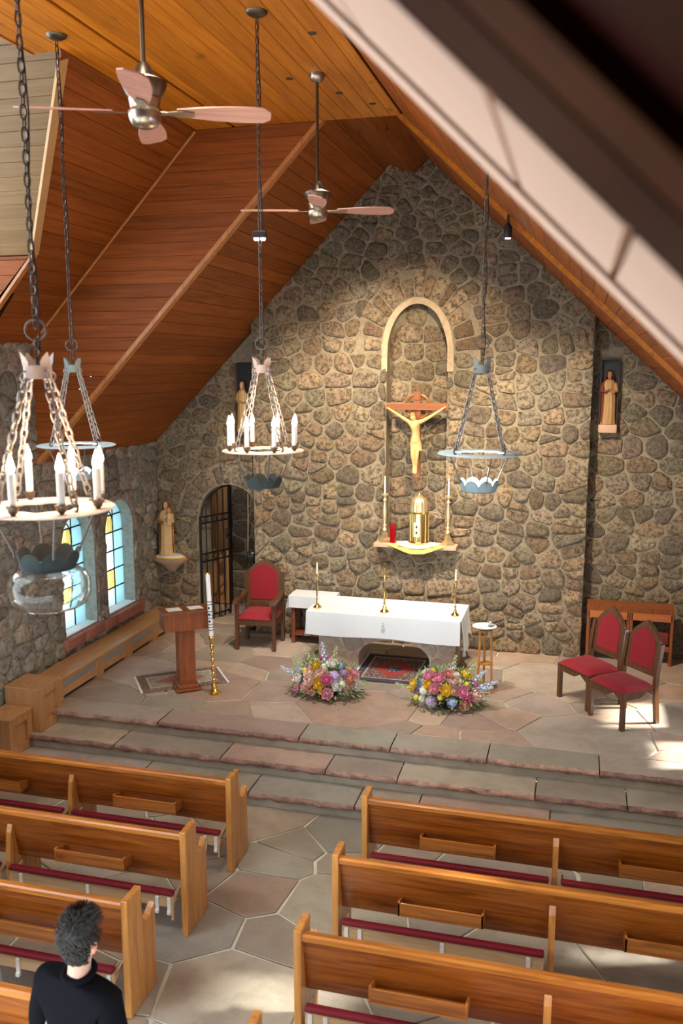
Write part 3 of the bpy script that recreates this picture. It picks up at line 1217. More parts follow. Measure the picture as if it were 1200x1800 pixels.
# above the flat ceiling: closing board over the gap between flat ceiling and ridge
MB().box(-3.2, -1.5, YB - .05, YB - .02, ZF + .02, 7.9).build('backing', MATS['gap'], rb)

# dropped soffit and organ-loft ceiling with its shade in the colour, close to the camera
lf = structure('ceiling_loft')
u = Vector((1, 0, -.97)).normalized()      # down the slope
nrm = Vector((-.97, 0, -1)).normalized()
o0 = Vector((0, 0, 4.4)) - nrm * .11
def LP(s, y, d=0):
    return o0 + u * s + Vector((0, y, 0)) + nrm * d
def slab(name, s0, s1, y0, y1, d0, d1, mat, parent):
    vs = [tuple(LP(s, yy, d)) for s in (s0, s1) for yy in (y0, y1) for d in (d0, d1)]
    return MB().add(vs, [(0, 1, 3, 2), (4, 6, 7, 5), (0, 4, 5, 1), (2, 3, 7, 6), (0, 2, 6, 4), (1, 5, 7, 3)]).build(name, MATS[mat], parent)
for s0, s1 in ((-1.25, -.55), (-.55, -.235), (-.235, -.055), (-.055, .095), (.095, .6), (.6, 1.3)):
    slab('soffit_panel', s0 + .006, s1 - .006, .86, 1.30, -.03, 0, 'cream', lf)
slab('soffit_edge', -1.25, 1.3, 1.33, 1.47, -.03, .004, 'cream', lf)
slab('backing', -1.3, 1.3, .8, 1.47, -.06, -.02, 'gap', lf)
slab('rafter', -1.3, 1.3, .66, .85, -.06, -.001, 'loft_shaded', lf)
slab('rafter', -1.3, 1.3, .54, .66, -.06, -.003, 'loft_shaded_brown', lf)
slab('rafter', -1.3, 1.3, .20, .535, -.08, -.02, 'loft_shaded', lf)
slab('rafter', -1.3, 1.3, -.4, .2, -.08, -.01, 'loft_shaded_brown', lf)

# outer roof shell against light leaks; unseen loft wall added to darken the loft
def shell(pts, nrm, off):
    nv = Vector(nrm).normalized()
    vs = [Vector(q) - nv * off for q in pts]
    vs += [v - nv * .06 for v in vs]
    MB().add([tuple(v) for v in vs], [(0, 1, 2, 3), (7, 6, 5, 4), (0, 4, 5, 1), (1, 5, 6, 2), (2, 6, 7, 3), (3, 7, 4, 0)]).build('roof_deck', MATS['gap'], roof)
roof = structure('roof')
shell([(-7.0, YB + .04, zA(-7.0)), (-7.0, 14.4, zA(-7.0)), (-1.9, 14.4, zA(-1.9)), (-1.9, YB + .04, zA(-1.9))], nA, .12)
shell([(-7.0, 8.22, zC(-7.0)), (-7.0, YB + .3, zC(-7.0)), (-3.6, YB + .3, zC(-3.6)), (-3.6, 8.22, zC(-3.6))], nC, .12)
shell([(-2.7, -.6, zE(-2.7)), (-2.7, 14.4, zE(-2.7)), (2.2, 14.4, zE(2.2)), (2.2, -.6, zE(2.2))], nE, .12)
shell([(-4.05, -.6, ZF), (-4.05, YB + .2, ZF), (-1.2, YB + .2, ZF), (-1.2, -.6, ZF)], (0, 0, -1), .12)
MB().box(-7.2, 2.0, -.7, 1.25, 2.85, 3.05).build('loft_floor', MATS['loft_shaded_brown'], lf)
wb = MB().box(-7.2, 2.0, -.75, -.6, 2.9, 7.6).build('added_wall_loft', MATS['loft_shaded_brown'])
tag(wb, kind='structure')
# ------------------------------------------------------------------ passage behind the arched doorway
pas = structure('wall_passage')
m = MB()
m.box(DC - DH - .9, DC - DH - .75, YR + .4, 14.2, 0, 3.4)
m.box(DC + DH + .02, DC + DH + .25, YR + .1, 14.2, 0, 3.4)
m.box(DC - DH - .9, DC + DH + .25, 13.5, 13.65, 0, 3.4)
m.box(DC - DH - .9, DC + DH + .25, YR + .4, 14.3, 3.0, 3.2)
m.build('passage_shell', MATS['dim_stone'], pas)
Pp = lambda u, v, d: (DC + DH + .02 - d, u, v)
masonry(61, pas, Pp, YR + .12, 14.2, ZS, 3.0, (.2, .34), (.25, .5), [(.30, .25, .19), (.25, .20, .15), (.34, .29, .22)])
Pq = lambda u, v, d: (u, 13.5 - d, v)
masonry(62, pas, Pq, DC - DH - .7, DC + DH, ZS, 3.0, (.2, .34), (.25, .5), [(.22, .19, .15), (.19, .16, .12), (.25, .21, .17)])  # darker stones carry the passage's shade in their colour
# plain wooden door inside
d1 = structure('door_1', (-5.62, 13.35, ZS))
for i in range(4):
    MB().box(-.34 + i * .13, -.34 + i * .13 + .125, 0, .04, .02, 2.35, .004).build('board', MATS['cabinet'], d1)
MB().box(-.35, .19, .04, .07, .0, 2.4).build('backing', MATS['gap'], d1)

# iron gate standing ajar
g = thing('iron_gate', 'black wrought iron gate with scrolls standing ajar in the arched doorway', 'gate', (DC - DH + .03, YR - .02, ZS + .03), R(66))
GW, GH = .60, 1.55
def topz(x):
    return GH + .50 * math.sqrt(max(0, 1 - ((GW - x) / GW) ** 2))
MB().tube([(0, 0, -.02), (0, 0, topz(0) + .08)], .020, 8).build('hinge_post', MATS['iron'], g, 40)
MB().tube([(GW, 0, 0), (GW, 0, topz(GW))], .018, 8).build('latch_post', MATS['iron'], g, 40)
for i in range(1, 5):
    x = GW * i / 5
    MB().tube([(x, 0, -.02), (x, 0, topz(x) - .03)], .010, 6).build('bar', MATS['iron'], g)
for z in (.05, .92, 1.04, 1.52, 1.62):
    MB().box(0, GW, -.008, .008, z - .012, z + .012).build('rail', MATS['iron'], g)
MB().tube([(x, 0, topz(x)) for x in [GW * i / 10 for i in range(11)]], .012, 6).build('top_arc', MATS['iron'], g)
for x in (.12, .30, .48):
    for z in (.98, 1.57):
        MB().tube([(x + .042 * math.cos(t * PI / 6), 0, z + .042 * math.sin(t * PI / 6)) for t in range(12)], .006, 5, True).build('scroll', MATS['iron'], g)
lp = MB().box(GW - .085, GW - .03, -.02, .02, 1.22, 1.38, .004).build('lock_plate', MATS['pewter'], g)
MB().tube([(GW - .055, -.02, 1.28), (GW - .055, -.06, 1.28), (GW - .11, -.06, 1.28)], .008, 6).build('handle', MATS['iron'], lp)
for x in (.15, .36):
    MB().tube([(x, 0, .05), (x + .03, -.03, -.02)], .008, 6).build('foot_prong', MATS['iron'], g)

lamp('passage_fill', 'POINT', (-5.2, 12.95, 2.85), 1.2, (1, .82, .6), None, .08)  # added fill lamp to brighten the passage, no fixture there
# ------------------------------------------------------------------ pews
def pew(s, label, nk=2, L=3.15):
    """s=+1 runs to the right of the aisle, -1 to the left; origin at the aisle end, rear foot"""
    t = thing('pew', label, 'pew', group='oak pews either side of the aisle')
    prof = [(0, 0), (0, .87), (.20, .87), (.20, .67), (.212, .62), (.235, .59), (.27, .578), (.31, .585), (.35, .61), (.385, .635), (.385, 0)]
    def bx(x0, x1):
        return (min(s * x0, s * x1), max(s * x0, s * x1))
    for x0 in (0.0, L):
        a, b = bx(x0, x0 + .05)
        m = MB().prism([(p[0], p[1]) for p in prof], a, b, 'x')
        me = m.mesh('end_panel', MATS['oak_end'])
        bm = bmesh.new()
        bm.from_mesh(me)
        bmesh.ops.bevel(bm, geom=[e for e in bm.edges if e.calc_face_angle(0) > .6], offset=.004, segments=1, affect='EDGES')
        bm.to_mesh(me)
        bm.free()
        o = bpy.data.objects.new('end_panel', me)
        COL.objects.link(o)
        o.parent = t
    a, b = bx(.05, L)
    MB().prism([(.028, .815), (.058, .815), (.135, .40), (.108, .40)], a, b, 'x').build('back_panel', MATS['oak_panel'], t)
    pts = [(.043 + .032 * math.cos(q), .815 + .024 * math.sin(q)) for q in [PI * k / 6 * 2 for k in range(6)]]
    MB().prism([(.010, .80), (.010, .83), (.022, .842), (.062, .842), (.074, .83), (.074, .80)], a, b, 'x').build('top_rail', MATS['oak'], t)
    MB().box(a, b, .11, .45, .40, .43, .006).build('seat', MATS['oak'], t)
    a, b = bx(1.55, 1.595)
    MB().prism([(-.005, .0), (-.005, .30), (-.012, .40), (.02, .64), (.045, .70), (.12, .40), (.40, .40), (.40, 0)], a, b, 'x').build('centre_support', MATS['oak_end'], t)
    for x0 in (.50, 2.05):
        a, b = bx(x0, x0 + .61)
        r = MB().box(a, b, -.050, -.036, .515, .60, .002).build('book_rack', MATS['oak'], t)
        MB().box(a, b, -.05, .10, .500, .513).build('rack_floor', MATS['oak'], r)
        for q in (x0, x0 + .595):
            a, b = bx(q, q + .015)
            MB().prism([(-.05, .50), (-.05, .605), (-.03, .61), (.07, .575), (.09, .50)], a, b, 'x').build('rack_end', MATS['oak'], r)
    for k in range(nk):
        x0, x1 = (.09, 1.53) if k == 0 else (1.62, L - .03)
        a, b = bx(x0, x1)
        kn = MB().box(a, b, -.055, -.035, .265, .365, .003).build('kneeler', MATS['kneel_wood'], t)
        MB().box(a, b, -.075, -.015, .367, .402, .012).build('kneeler_pad', MATS['red_pad'], kn, 40)
        for q in (x0 + .02, x0 + .12, x0 + .72, x0 + 1.32):
            a, b = bx(q, q + .028)
            MB().prism([(-.075, .215), (-.075, .24), (-.064, .245), (-.064, .34), (-.054, .35), (-.054, .23), (-.06, .215)], a, b, 'x').build('bracket', MATS['white_metal'], kn)
        for q in (x0 + .005, x1 - .02):
            a, b = bx(q, q + .014)
            MB().prism([(-.055, .16), (-.06, .3), (-.03, .33), (.10, .36), (.10, .33), (-.035, .28), (-.035, .16)], a, b, 'x').build('kneeler_foot', MATS['kneel_wood'], kn)
    return t
wood('kneel_wood', (.42, .26, .13), (.52, .35, .19), (.60, .42, .25), 'x', 4, .45, False, .06)
ROWS = [6.67, 5.75, 4.84, 3.93]
lab = {1: ['oak pew right of the aisle, in front nearest the stone steps', 'oak pew right of the aisle, second from the stone steps', 'oak pew right of the aisle, third from the stone steps', 'oak pew right of the aisle, only its end top showing at the bottom edge'],
       -1: ['oak pew left of the aisle, in front nearest the stone steps', 'oak pew left of the aisle, second from the stone steps', 'oak pew left of the aisle, just ahead of the man in black', 'oak pew left of the aisle, partly hidden behind the man in black']}
for s, x0 in ((1, -1.60), (-1, -2.76)):
    first = None
    for i, y in enumerate(ROWS):
        if s == 1 and i == 1:
            o = pew(s, lab[s][i], 1)
        elif first is None:
            o = first = pew(s, lab[s][i])
        else:
            o = copy_tree(first)
            o['label'] = lab[s][i]
        o.location = (x0, y, 0.004)

# ------------------------------------------------------------------ cloth sheet helper
def hang(name, p0, p1, drop, mat, parent, out, waves=5, amp=.02, nx=40, nz=8, prof=None, bell=.03, thick=.004):
    """a cloth flap hanging from edge p0-p1, falling drop(t) metres; out = outward unit vector"""
    p0, p1, out = Vector(p0), Vector(p1), Vector(out)
    vs, fs = [], []
    for i in range(nx + 1):
        t = i / nx
        e = p0.lerp(p1, t)
        d = drop(t) if callable(drop) else drop
        for j in range(nz + 1):
            u = j / nz
            w = amp * u * math.sin(waves * 2 * PI * t + .7) + bell * u ** .7 + .004
            vs.append(e + out * w + Vector((0, 0, -d * u)))
    n = nz + 1
    for i in range(nx):
        for j in range(nz):
            fs.append((i * n + j, i * n + j + 1, (i + 1) * n + j + 1, (i + 1) * n + j))
    k = len(vs)
    vs += [v - out * thick for v in vs]
    fs += [tuple(q + k for q in f[::-1]) for f in fs]
    edge = [i * n for i in range(nx + 1)] + [nx * n + j for j in range(1, n)] + [i * n + nz for i in range(nx - 1, -1, -1)] + [j for j in range(nz - 1, 0, -1)]
    for a, b in zip(edge, edge[1:] + edge[:1]):
        fs.append((a, b, b + k, a + k))
    return MB().add([tuple(v) for v in vs], fs).build(name, mat, parent, 60)

# ------------------------------------------------------------------ altar
ax0, ax1, ay0, ay1 = -3.20, -1.40, 10.88, 11.48
alt = thing('altar', 'stone altar block with an arched opening under a white cloth', 'altar', (-2.3, 11.18, ZS))
oc, oh, osp, ot = -2.19, .47, .62 - ZS, .87 - ZS
m = MB()
z1 = .68
lx = lambda x: x + 2.3
m.prism([(lx(ax0), 0), (lx(oc - oh), 0), (lx(oc - oh), z1), (lx(ax0), z1)], -.30, .30)
m.prism([(lx(oc + oh), 0), (lx(ax1), 0), (lx(ax1), z1), (lx(oc + oh), z1)], -.30, .30)
m.prism([(lx(oc - oh), z1), (lx(oc + oh), z1)] + [(lx(p[0]), p[1]) for p in arch_pts(oc, oh, osp, ot)], -.30, .30)
ab = m.build('block', MATS['mortar_pale'] if 'mortar_pale' in MATS else plain('mortar_pale', (.55, .47, .40), .85, noise_amt=.25, nscale=14, bump=.5), alt)
PALA = [(.62, .49, .42), (.58, .47, .41), (.66, .54, .47), (.54, .45, .40)]
PALB = [(.50, .38, .32), (.46, .36, .31), (.55, .44, .38), (.42, .34, .30), (.48, .42, .37)]
masonry(71, ab, lambda u, v, d: (u, -.30 - d, v), lx(ax0), lx(ax1), .0, z1, (.16, .26), (.2, .42), PALA, [arch_hole(lx(oc), oh, -.1, osp, ot, .0)], h=(.006, .015), gap=.008, mat='stone_pale')
masonry(72, ab, lambda u, v, d: (lx(ax1) + d, u, v), -.30, .30, .0, z1, (.16, .26), (.2, .42), PALA, h=(.006, .015), gap=.008, mat='stone_pale')
MB().box(lx(-3.30), lx(-1.345), -.41, .40, z1, z1 + .075, .008).build('mensa', MATS['ledge'], alt)
tz = z1 + .078
ac = thing('altar_cloth', 'long white cloth with a small green emblem draped over the stone altar', 'tablecloth', (-2.3, 11.18, ZS + tz))
X0, X1, Y0, Y1 = lx(-3.335), lx(-1.315), -.43, .42
MB().box(X0, X1, Y0, Y1, 0, .006, .002).build('top_sheet', MATS['white_cloth'], ac)
hang('front_flap', (X0, Y0, .004), (X1, Y0, .004), lambda t: .30 + .012 * math.sin(t * 9), MATS['white_cloth'], ac, (0, -1, 0), 3, .004, bell=.012)
hang('left_flap', (X0, Y1, .004), (X0, Y0 + .02, .004), lambda t: .24 + .16 * abs(math.sin(t * PI * 1.6 + .9)), MATS['white_cloth'], ac, (-1, 0, 0), 2.5, .03, 30, 8)
hang('right_flap', (X1, Y0 + .06, .004), (X1, Y1, .004), lambda t: .42 + .10 * math.sin(t * PI * 2.2), MATS['white_cloth'], ac, (1, 0, 0), 2.5, .03, 30, 8)
em = plain('emblem_green', (.42, .47, .36), .8)
MB().lathe([(0.0, 0), (.024, 0), (.028, .012), (.01, .022), (.006, .04), (.022, .05), (.02, .055), (0.0, .055)], 12, sy=.15).build('emblem', em, ac, 40, (.0, Y0 - .024, -.165))
MB().lathe([(0.0, 0), (.012, .004), (.012, .012), (0, .016)], 10, sy=.2).build('emblem', plain('emblem_gold', (.65, .55, .25), .5), ac, 40, (.0, Y0 - .022, -.085))

# ------------------------------------------------------------------ credence table
ct = thing('credence_table', 'small dark wooden side table behind the altar', 'table', (-3.545, 11.83, ZS))
for sx in (-1, 1):
    for sy in (-1, 1):
        MB().box(sx * .27 - .025, sx * .27 + .025, sy * .13 - .025, sy * .13 + .025, 0, .67, .003).build('leg', MATS['cherry_dark'] if 'cherry_dark' in MATS else wood('cherry_dark', (.10, .025, .012), (.16, .045, .02), (.21, .065, .03), 'z', 5, .4, False, .05), ct)
MB().box(-.31, .31, -.165, .165, .67, .70, .004).build('table_top', MATS['cherry_dark'], ct)
MB().box(-.28, .28, -.16, .16, .12, .15, .003).build('shelf', MATS['cherry_dark'], ct)
MB().box(-.28, .28, -.17, -.15, .57, .66).build('apron', MATS['cherry_dark'], ct)
cc_ = thing('side_tablecloth', 'white cloth hanging over the small side table', 'tablecloth', (-3.545, 11.83, ZS + .702))
MB().box(-.325, .325, -.175, .175, 0, .005, .002).build('top_sheet', MATS['white_cloth'], cc_)
hang('front_flap', (-.325, -.175, .003), (.325, -.175, .003), .17, MATS['white_cloth'], cc_, (0, -1, 0), 1.5, .005, 20, 5, bell=.01)
hang('left_flap', (-.325, .165, .003), (-.325, -.175, .003), lambda t: .25 + .06 * math.sin(t * 5), MATS['white_cloth'], cc_, (-1, 0, 0), 2, .02, 20, 5)
hang('right_flap', (.325, -.175, .003), (.325, .165, .003), .24, MATS['white_cloth'], cc_, (1, 0, 0), 2, .02, 20, 5)

# ------------------------------------------------------------------ gothic chairs
def pad(m, x0, x1, y0, y1, z0, z1, nx=10, ny=10):
    vs, fs = [], []
    for i in range(nx + 1):
        for j in range(ny + 1):
            u, v = 2 * i / nx - 1, 2 * j / ny - 1
            d = (1 - abs(u) ** 5) * (1 - abs(v) ** 5)
            vs.append((x0 + (x1 - x0) * i / nx, y0 + (y1 - y0) * j / ny, z0 + (z1 - z0) * (d ** .45)))
    n = ny + 1
    for i in range(nx):
        for j in range(ny):
            fs.append((i * n + j, (i + 1) * n + j, (i + 1) * n + j + 1, i * n + j + 1))
    return m.add(vs, fs)

def gothic(hw, z0, sp, ap, n=8):
    r = []
    for i in range(n + 1):
        t = i / n
        r.append((hw * (1 - t ** 1.7), sp + (ap - sp) * t ** .85))
    left = [(-x, z) for x, z in r[:-1]]
    return [(-hw, z0), (hw, z0)] + r + left[::-1]

def back_at(m, poly, y0, y1, z_piv, rake):
    """extrude a polygon drawn in x,z between two depths on a raked back"""
    n = len(poly)
    f = lambda p, y: (p[0], y + (p[1] - z_piv) * rake, p[1])
    vs = [f(p, y0) for p in poly] + [f(p, y1) for p in poly]
    fs = [tuple(range(n)), tuple(range(2 * n - 1, n - 1, -1))] + [(i, i + n, (i + 1) % n + n, (i + 1) % n) for i in range(n)]
    return m.add(vs, fs)

def frame_ring(m, outer, inner, y0, y1, z_piv, rake):
    n = len(outer)
    f = lambda p, y: (p[0], y + (p[1] - z_piv) * rake, p[1])
    vs = [f(p, y) for y in (y0, y1) for pl in (outer, inner) for p in pl]
    fs = []
    for i in range(n):
        j = (i + 1) % n
        fs += [(i, j, n + j, n + i), (2 * n + i, 3 * n + i, 3 * n + j, 2 * n + j), (i, 2 * n + i, 2 * n + j, j), (n + i, n + j, 3 * n + j, 3 * n + i)]
    return m.add(vs, fs)

def side_chair(label, loc, rz):
    t = thing('gothic_chair', label, 'chair', loc, rz, 'pointed-back red chairs at the right')
    for sx in (-1, 1):
        MB().box(sx * .25 - .024, sx * .25 + .024, -.255, -.207, 0, .425, .003).build('leg', MATS['walnut'], t)
        m = MB()
        x = sx * .25
        vs = []
        for z, y in ((0, .27), (.42, .225), (.60, .235), (.905, .285)):
            for dx in (-.022, .022):
                for dy in (-.026, .026):
                    vs.append((x + dx, y + dy, z))
        fs = [(0, 2, 3, 1)]
        for k in range(3):
            o = 4 * k
            fs += [(o, o + 1, o + 5, o + 4), (o + 1, o + 3, o + 7, o + 5), (o + 3, o + 2, o + 6, o + 7), (o + 2, o, o + 4, o + 6)]
        fs.append((12, 13, 15, 14))
        m.add(vs, fs)
        m.build('leg', MATS['walnut'], t)
    ap = lambda w: [(-w, .43), (w, .43), (w, .33)] + [(w * (1 - k / 6), .34 + .045 * math.sin(PI * min(1, k / 6 * 1.0)) ** 2 + (.012 if k in (3,) else 0)) for k in range(1, 12)] + [(-w, .33)]
    MB().prism(ap(.226), -.25, -.225).build('apron', MATS['walnut'], t)
    for sx in (-1, 1):
        MB().prism([(p[0] - .01, p[1]) for p in ap(.2)], sx * .25 - .012, sx * .25 + .012, 'x').build('apron', MATS['walnut'], t)
    MB().box(-.23, .23, .20, .225, .36, .43).build('apron', MATS['walnut'], t)
    pad(MB(), -.265, .265, -.265, .215, .428, .49).build('seat', MATS['red_velvet'], t, 60)
    out, inn = gothic(.228, .53, .86, 1.115), gothic(.178, .60, .86, 1.045)
    frame_ring(MB(), out, inn, .215, .255, .42, .13).build('back_frame', MATS['walnut'], t, 30)
    back_at(MB(), inn, .208, .25, .42, .13).build('backrest', MATS['red_velvet'], t)
    return t
side_chair('red gothic chair standing nearest the viewer, in front of its twin', (.615, 9.97, ZS + .003), R(-49.5))
side_chair('red gothic chair standing behind its twin, nearer the wooden prayer desks', (.26, 10.465, ZS + .003), R(-49.5))

t = thing('armchair', 'large red armchair with a pointed back beside the doorway', 'chair', (-4.235, 11.46, ZS + .003), R(4))
for sx in (-1, 1):
    MB().box(sx * .265 - .026, sx * .265 + .026, -.27, -.218, 0, .69, .003).build('leg', MATS['walnut'], t)
    MB().box(sx * .265 - .026, sx * .265 + .026, .22, .27, 0, 1.02, .003).build('leg', MATS['walnut'], t)
    m = MB()
    m.prism([(-.34, .675), (-.33, .71), (-.24, .725), (.0, .715), (.24, .75), (.24, .71), (.0, .68), (-.24, .685)], sx * .265 - .035, sx * .265 + .035, 'x')
    m.build('armrest', MATS['walnut'], t)
    MB().box(sx * .265 - .014, sx * .265 + .014, -.22, .22, .35, .45).build('side_rail', MATS['walnut'], t)
MB().box(-.24, .24, -.265, -.235, .36, .45, .003).build('front_rail', MATS['walnut'], t)
MB().box(-.24, .24, .22, .25, .48, .60).build('back_rail', MATS['walnut'], t)
pad(MB(), -.25, .25, -.275, .22, .45, .53).build('seat', MATS['red_velvet'], t, 60)
out, inn = gothic(.245, .56, .98, 1.19), gothic(.20, .62, .98, 1.135)
frame_ring(MB(), out, inn, .215, .265, .5, .03).build('back_frame', MATS['walnut'], t, 30)
back_at(MB(), inn, .205, .255, .5, .03).build('backrest', MATS['red_velvet'], t)

# ------------------------------------------------------------------ prayer desks by the right wall
def desk(label, x, w):
    t = thing('prayer_desk', label, 'prayer desk', (x, 12.02, ZS + .003), 0, 'wooden prayer desks against the back wall')
    for sx in (-1, 1):
        MB().box(sx * w - .018, sx * w + .018, -.05, .17, 0, .70, .003).build('side_post', MATS['cherry'], t)
    MB().prism([(-.05, .70), (-.06, .78), (.16, .80), (.17, .70)], -w - .02, w + .02, 'x').build('top_board', MATS['cherry'], t)
    MB().box(-w, w, -.05, -.03, .60, .76, .003).build('front_board', MATS['cherry_bright'] if 'cherry_bright' in MATS else wood('cherry_bright', (.36, .10, .03), (.46, .14, .045), (.52, .18, .06), 'x', 4, .35, False, .05), t)
    MB().box(-w, w, .0, .03, .18, .25, .003).build('cross_rail', MATS['cherry'], t)
    MB().box(-w + .03, w - .03, -.02, .05, .28, .44, .02).build('cushion', plain('maroon', (.20, .03, .035), .6) if 'maroon' not in MATS else MATS['maroon'], t, 40)
    return t
desk('left wooden prayer desk in the corner recess behind the red chairs', .50, .255)
desk('right wooden prayer desk in the corner recess behind the red chairs', 1.05, .255)

# ------------------------------------------------------------------ lectern
t = thing('lectern', 'slim reddish wooden lectern standing on a small patterned rug', 'lectern', (-4.535, 9.62, ZS + .0165), R(36))
MB().box(-.15, .15, -.17, .17, 0, .03, .004).build('base_plate', MATS['cherry'], t)
MB().box(-.125, .125, -.145, .145, .03, .075, .008).build('base_moulding', MATS['cherry'], t)
MB().box(-.10, .10, -.11, .11, .075, .78, .004).build('column', MATS['cherry'], t)
MB().box(-.085, .085, -.118, -.11, .12, .74, .002).build('column_panel', MATS['cherry'], t)
MB().prism([(-.20, .78), (-.20, 1.00), (.18, .965), (.18, .75)], -.275, .275, 'x').build('book_box', MATS['cherry'], t)
MB().prism([(-.235, 1.003), (-.235, 1.021), (.21, .980), (.21, .962)], -.30, .30, 'x').build('desk_top', MATS['cherry'], t)
lect = t
for k, (x, lab_) in enumerate(((-.13, 'white sheet of paper on the left half of the lectern'), (.13, 'white sheet of paper on the right half of the lectern'))):
    zt = lambda yy: 1.021 - (yy + .235) * .0921 + .0008
    q4 = [(x - .085, -.13), (x + .085, -.13), (x + .085, .10), (x - .085, .10)]
    p = MB().add([(a, b, zt(b) + .002) for a, b in q4] + [(a, b, zt(b)) for a, b in q4],
                 [(0, 1, 2, 3), (7, 6, 5, 4), (0, 4, 5, 1), (1, 5, 6, 2), (2, 6, 7, 3), (3, 7, 4, 0)]).build('paper', MATS['paper'])
    p.location = lect.location
    p.rotation_euler = lect.rotation_euler
    tag(p, lab_, 'paper', 'papers on the lectern')

# ------------------------------------------------------------------ rugs
def rug_mat(name, field, border, motif, pale, sx, sy):
    m, nt, b = new_mat(name)
    L = nt.links.new
    tc = N(nt, 'ShaderNodeTexCoord')
    sp = N(nt, 'ShaderNodeSeparateXYZ')
    L(tc.outputs['Object'], sp.inputs[0])
    def mth(op, a, b_=None):
        n = N(nt, 'ShaderNodeMath', operation=op)
        for i, v in enumerate((a, b_)):
            if v is None:
                continue
            if isinstance(v, (int, float)):
                n.inputs[i].default_value = v
            else:
                L(v, n.inputs[i])
        return n.outputs[0]
    u = mth('DIVIDE', mth('ABSOLUTE', sp.outputs[0]), sx)
    v = mth('DIVIDE', mth('ABSOLUTE', sp.outputs[1]), sy)
    # border mask: close to the rim
    du, dv = mth('MULTIPLY', mth('SUBTRACT', 1.0, u), sx), mth('MULTIPLY', mth('SUBTRACT', 1.0, v), sy)
    rim = mth('MINIMUM', du, dv)
    isb = mth('LESS_THAN', rim, .11)
    line = mth('LESS_THAN', mth('ABSOLUTE', mth('SUBTRACT', rim, .115)), .012)
    dia = mth('ADD', u, mth('MULTIPLY', v, .9))
    isd = mth('LESS_THAN', dia, .62)
    isd2 = mth('LESS_THAN', dia, .30)
    vo = N(nt, 'ShaderNodeTexVoronoi')
    vo.inputs['Scale'].default_value = 26
    L(tc.outputs['Object'], vo.inputs['Vector'])
    fine = mth('LESS_THAN', vo.outputs['Distance'], .28)
    def mix(f, a, c):
        n = N(nt, 'ShaderNodeMix', data_type='RGBA')
        L(f, n.inputs[0])
        for i, q in ((6, a), (7, c)):
            if isinstance(q, tuple):
                n.inputs[i].default_value = (*q, 1)
            else:
                L(q, n.inputs[i])
        return n.outputs[2]
    fieldc = mix(isd, mix(fine, border, pale), field)
    fieldc = mix(mth('MULTIPLY', isd2, 1.0), fieldc, mix(fine, motif, pale))
    bord = mix(fine, motif, mix(isd, border, pale))
    c = mix(isb, fieldc, bord)
    c = mix(line, c, pale)
    L(c, b.inputs['Base Color'])
    b.inputs['Roughness'].default_value = .95
    MATS[name] = m
rug_mat('rug_small', (.42, .15, .11), (.36, .33, .25), (.20, .12, .10), (.58, .53, .42), .52, .31)
rug_mat('rug_altar', (.30, .035, .03), (.12, .07, .07), (.05, .05, .08), (.42, .34, .27), .455, .52)
def rug(label, loc, rz, sx, sy, mat):
    o = thing('rug', label, 'rug', loc, rz)
    MB().box(-sx, sx, -sy, sy, 0, .010, .003).build('pile', MATS[mat], o)
    fr = MB()
    n = int(sy * 2 / .02)
    for s in (-1, 1):
        for i in range(n):
            y = -sy + (i + .5) * 2 * sy / n
            fr.box(min(s * sx, s * (sx + .028)), max(s * sx, s * (sx + .028)), y - .006, y + .006, .001, .005)
    f = fr.build('fringe', MATS['paper'], o)
    f['kind'] = 'stuff'
    return o
rug('small beige and red patterned rug beneath the lectern', (-4.72, 9.86, ZS + .006), R(36), .52, .31, 'rug_small')
rug('dark red oriental rug lying under the altar arch', (-2.19, 10.94, ZS + .006), 0, .445, .52, 'rug_altar')

# ------------------------------------------------------------------ little stand beside the altar
t = thing('plant_stand', 'tall slender wooden stand with a round white top right of the altar', 'stand', (-.97, 10.42, ZS + .003))
for k in range(3):
    a = R(100 + 120 * k)
    MB().tube([(.10 * math.cos(a), .10 * math.sin(a), 0), (.075 * math.cos(a), .075 * math.sin(a), .80)], .014, 8).build('leg', MATS['stand_wood'] if 'stand_wood' in MATS else wood('stand_wood', (.42, .17, .035), (.54, .24, .05), (.62, .3, .08), 'z', 5, .4, False, .05), t, 40)
MB().lathe([(0, .80), (.10, .80), (.115, .812), (.115, .818), (0, .818)], 24).build('top', MATS['walnut'], t, 40)
MB().lathe([(0, .36), (.075, .36), (.075, .375), (0, .375)], 20).build('shelf', MATS['stand_wood'], t, 40)
stz = ZS + .003 + .819
o = MB().lathe([(0, 0), (.10, 0), (.145, .012), (.148, .016), (.10, .008), (0, .006)], 28).build('dish', MATS['white_cloth'], None, 50, (-.985, 10.42, stz))
tag(o, 'shallow white dish lying on the slender wooden stand', 'dish')
o = thing('glass_cruet', 'small clear glass cruet on the slender wooden stand', 'glass', (-.915, 10.44, stz + .017))
MB().lathe([(.0, 0), (.026, 0), (.028, .01), (.016, .03), (.03, .07), (.036, .12), (.034, .12), (.028, .07), (.012, .032), (0, .012)], 20).build('vessel', MATS['glass'], o, 50)
MB().tube([(.026, 0, .05), (.05, 0, .07), (.052, 0, .10), (.034, 0, .115)], .004, 6).build('handle', MATS['glass'], o, 50)

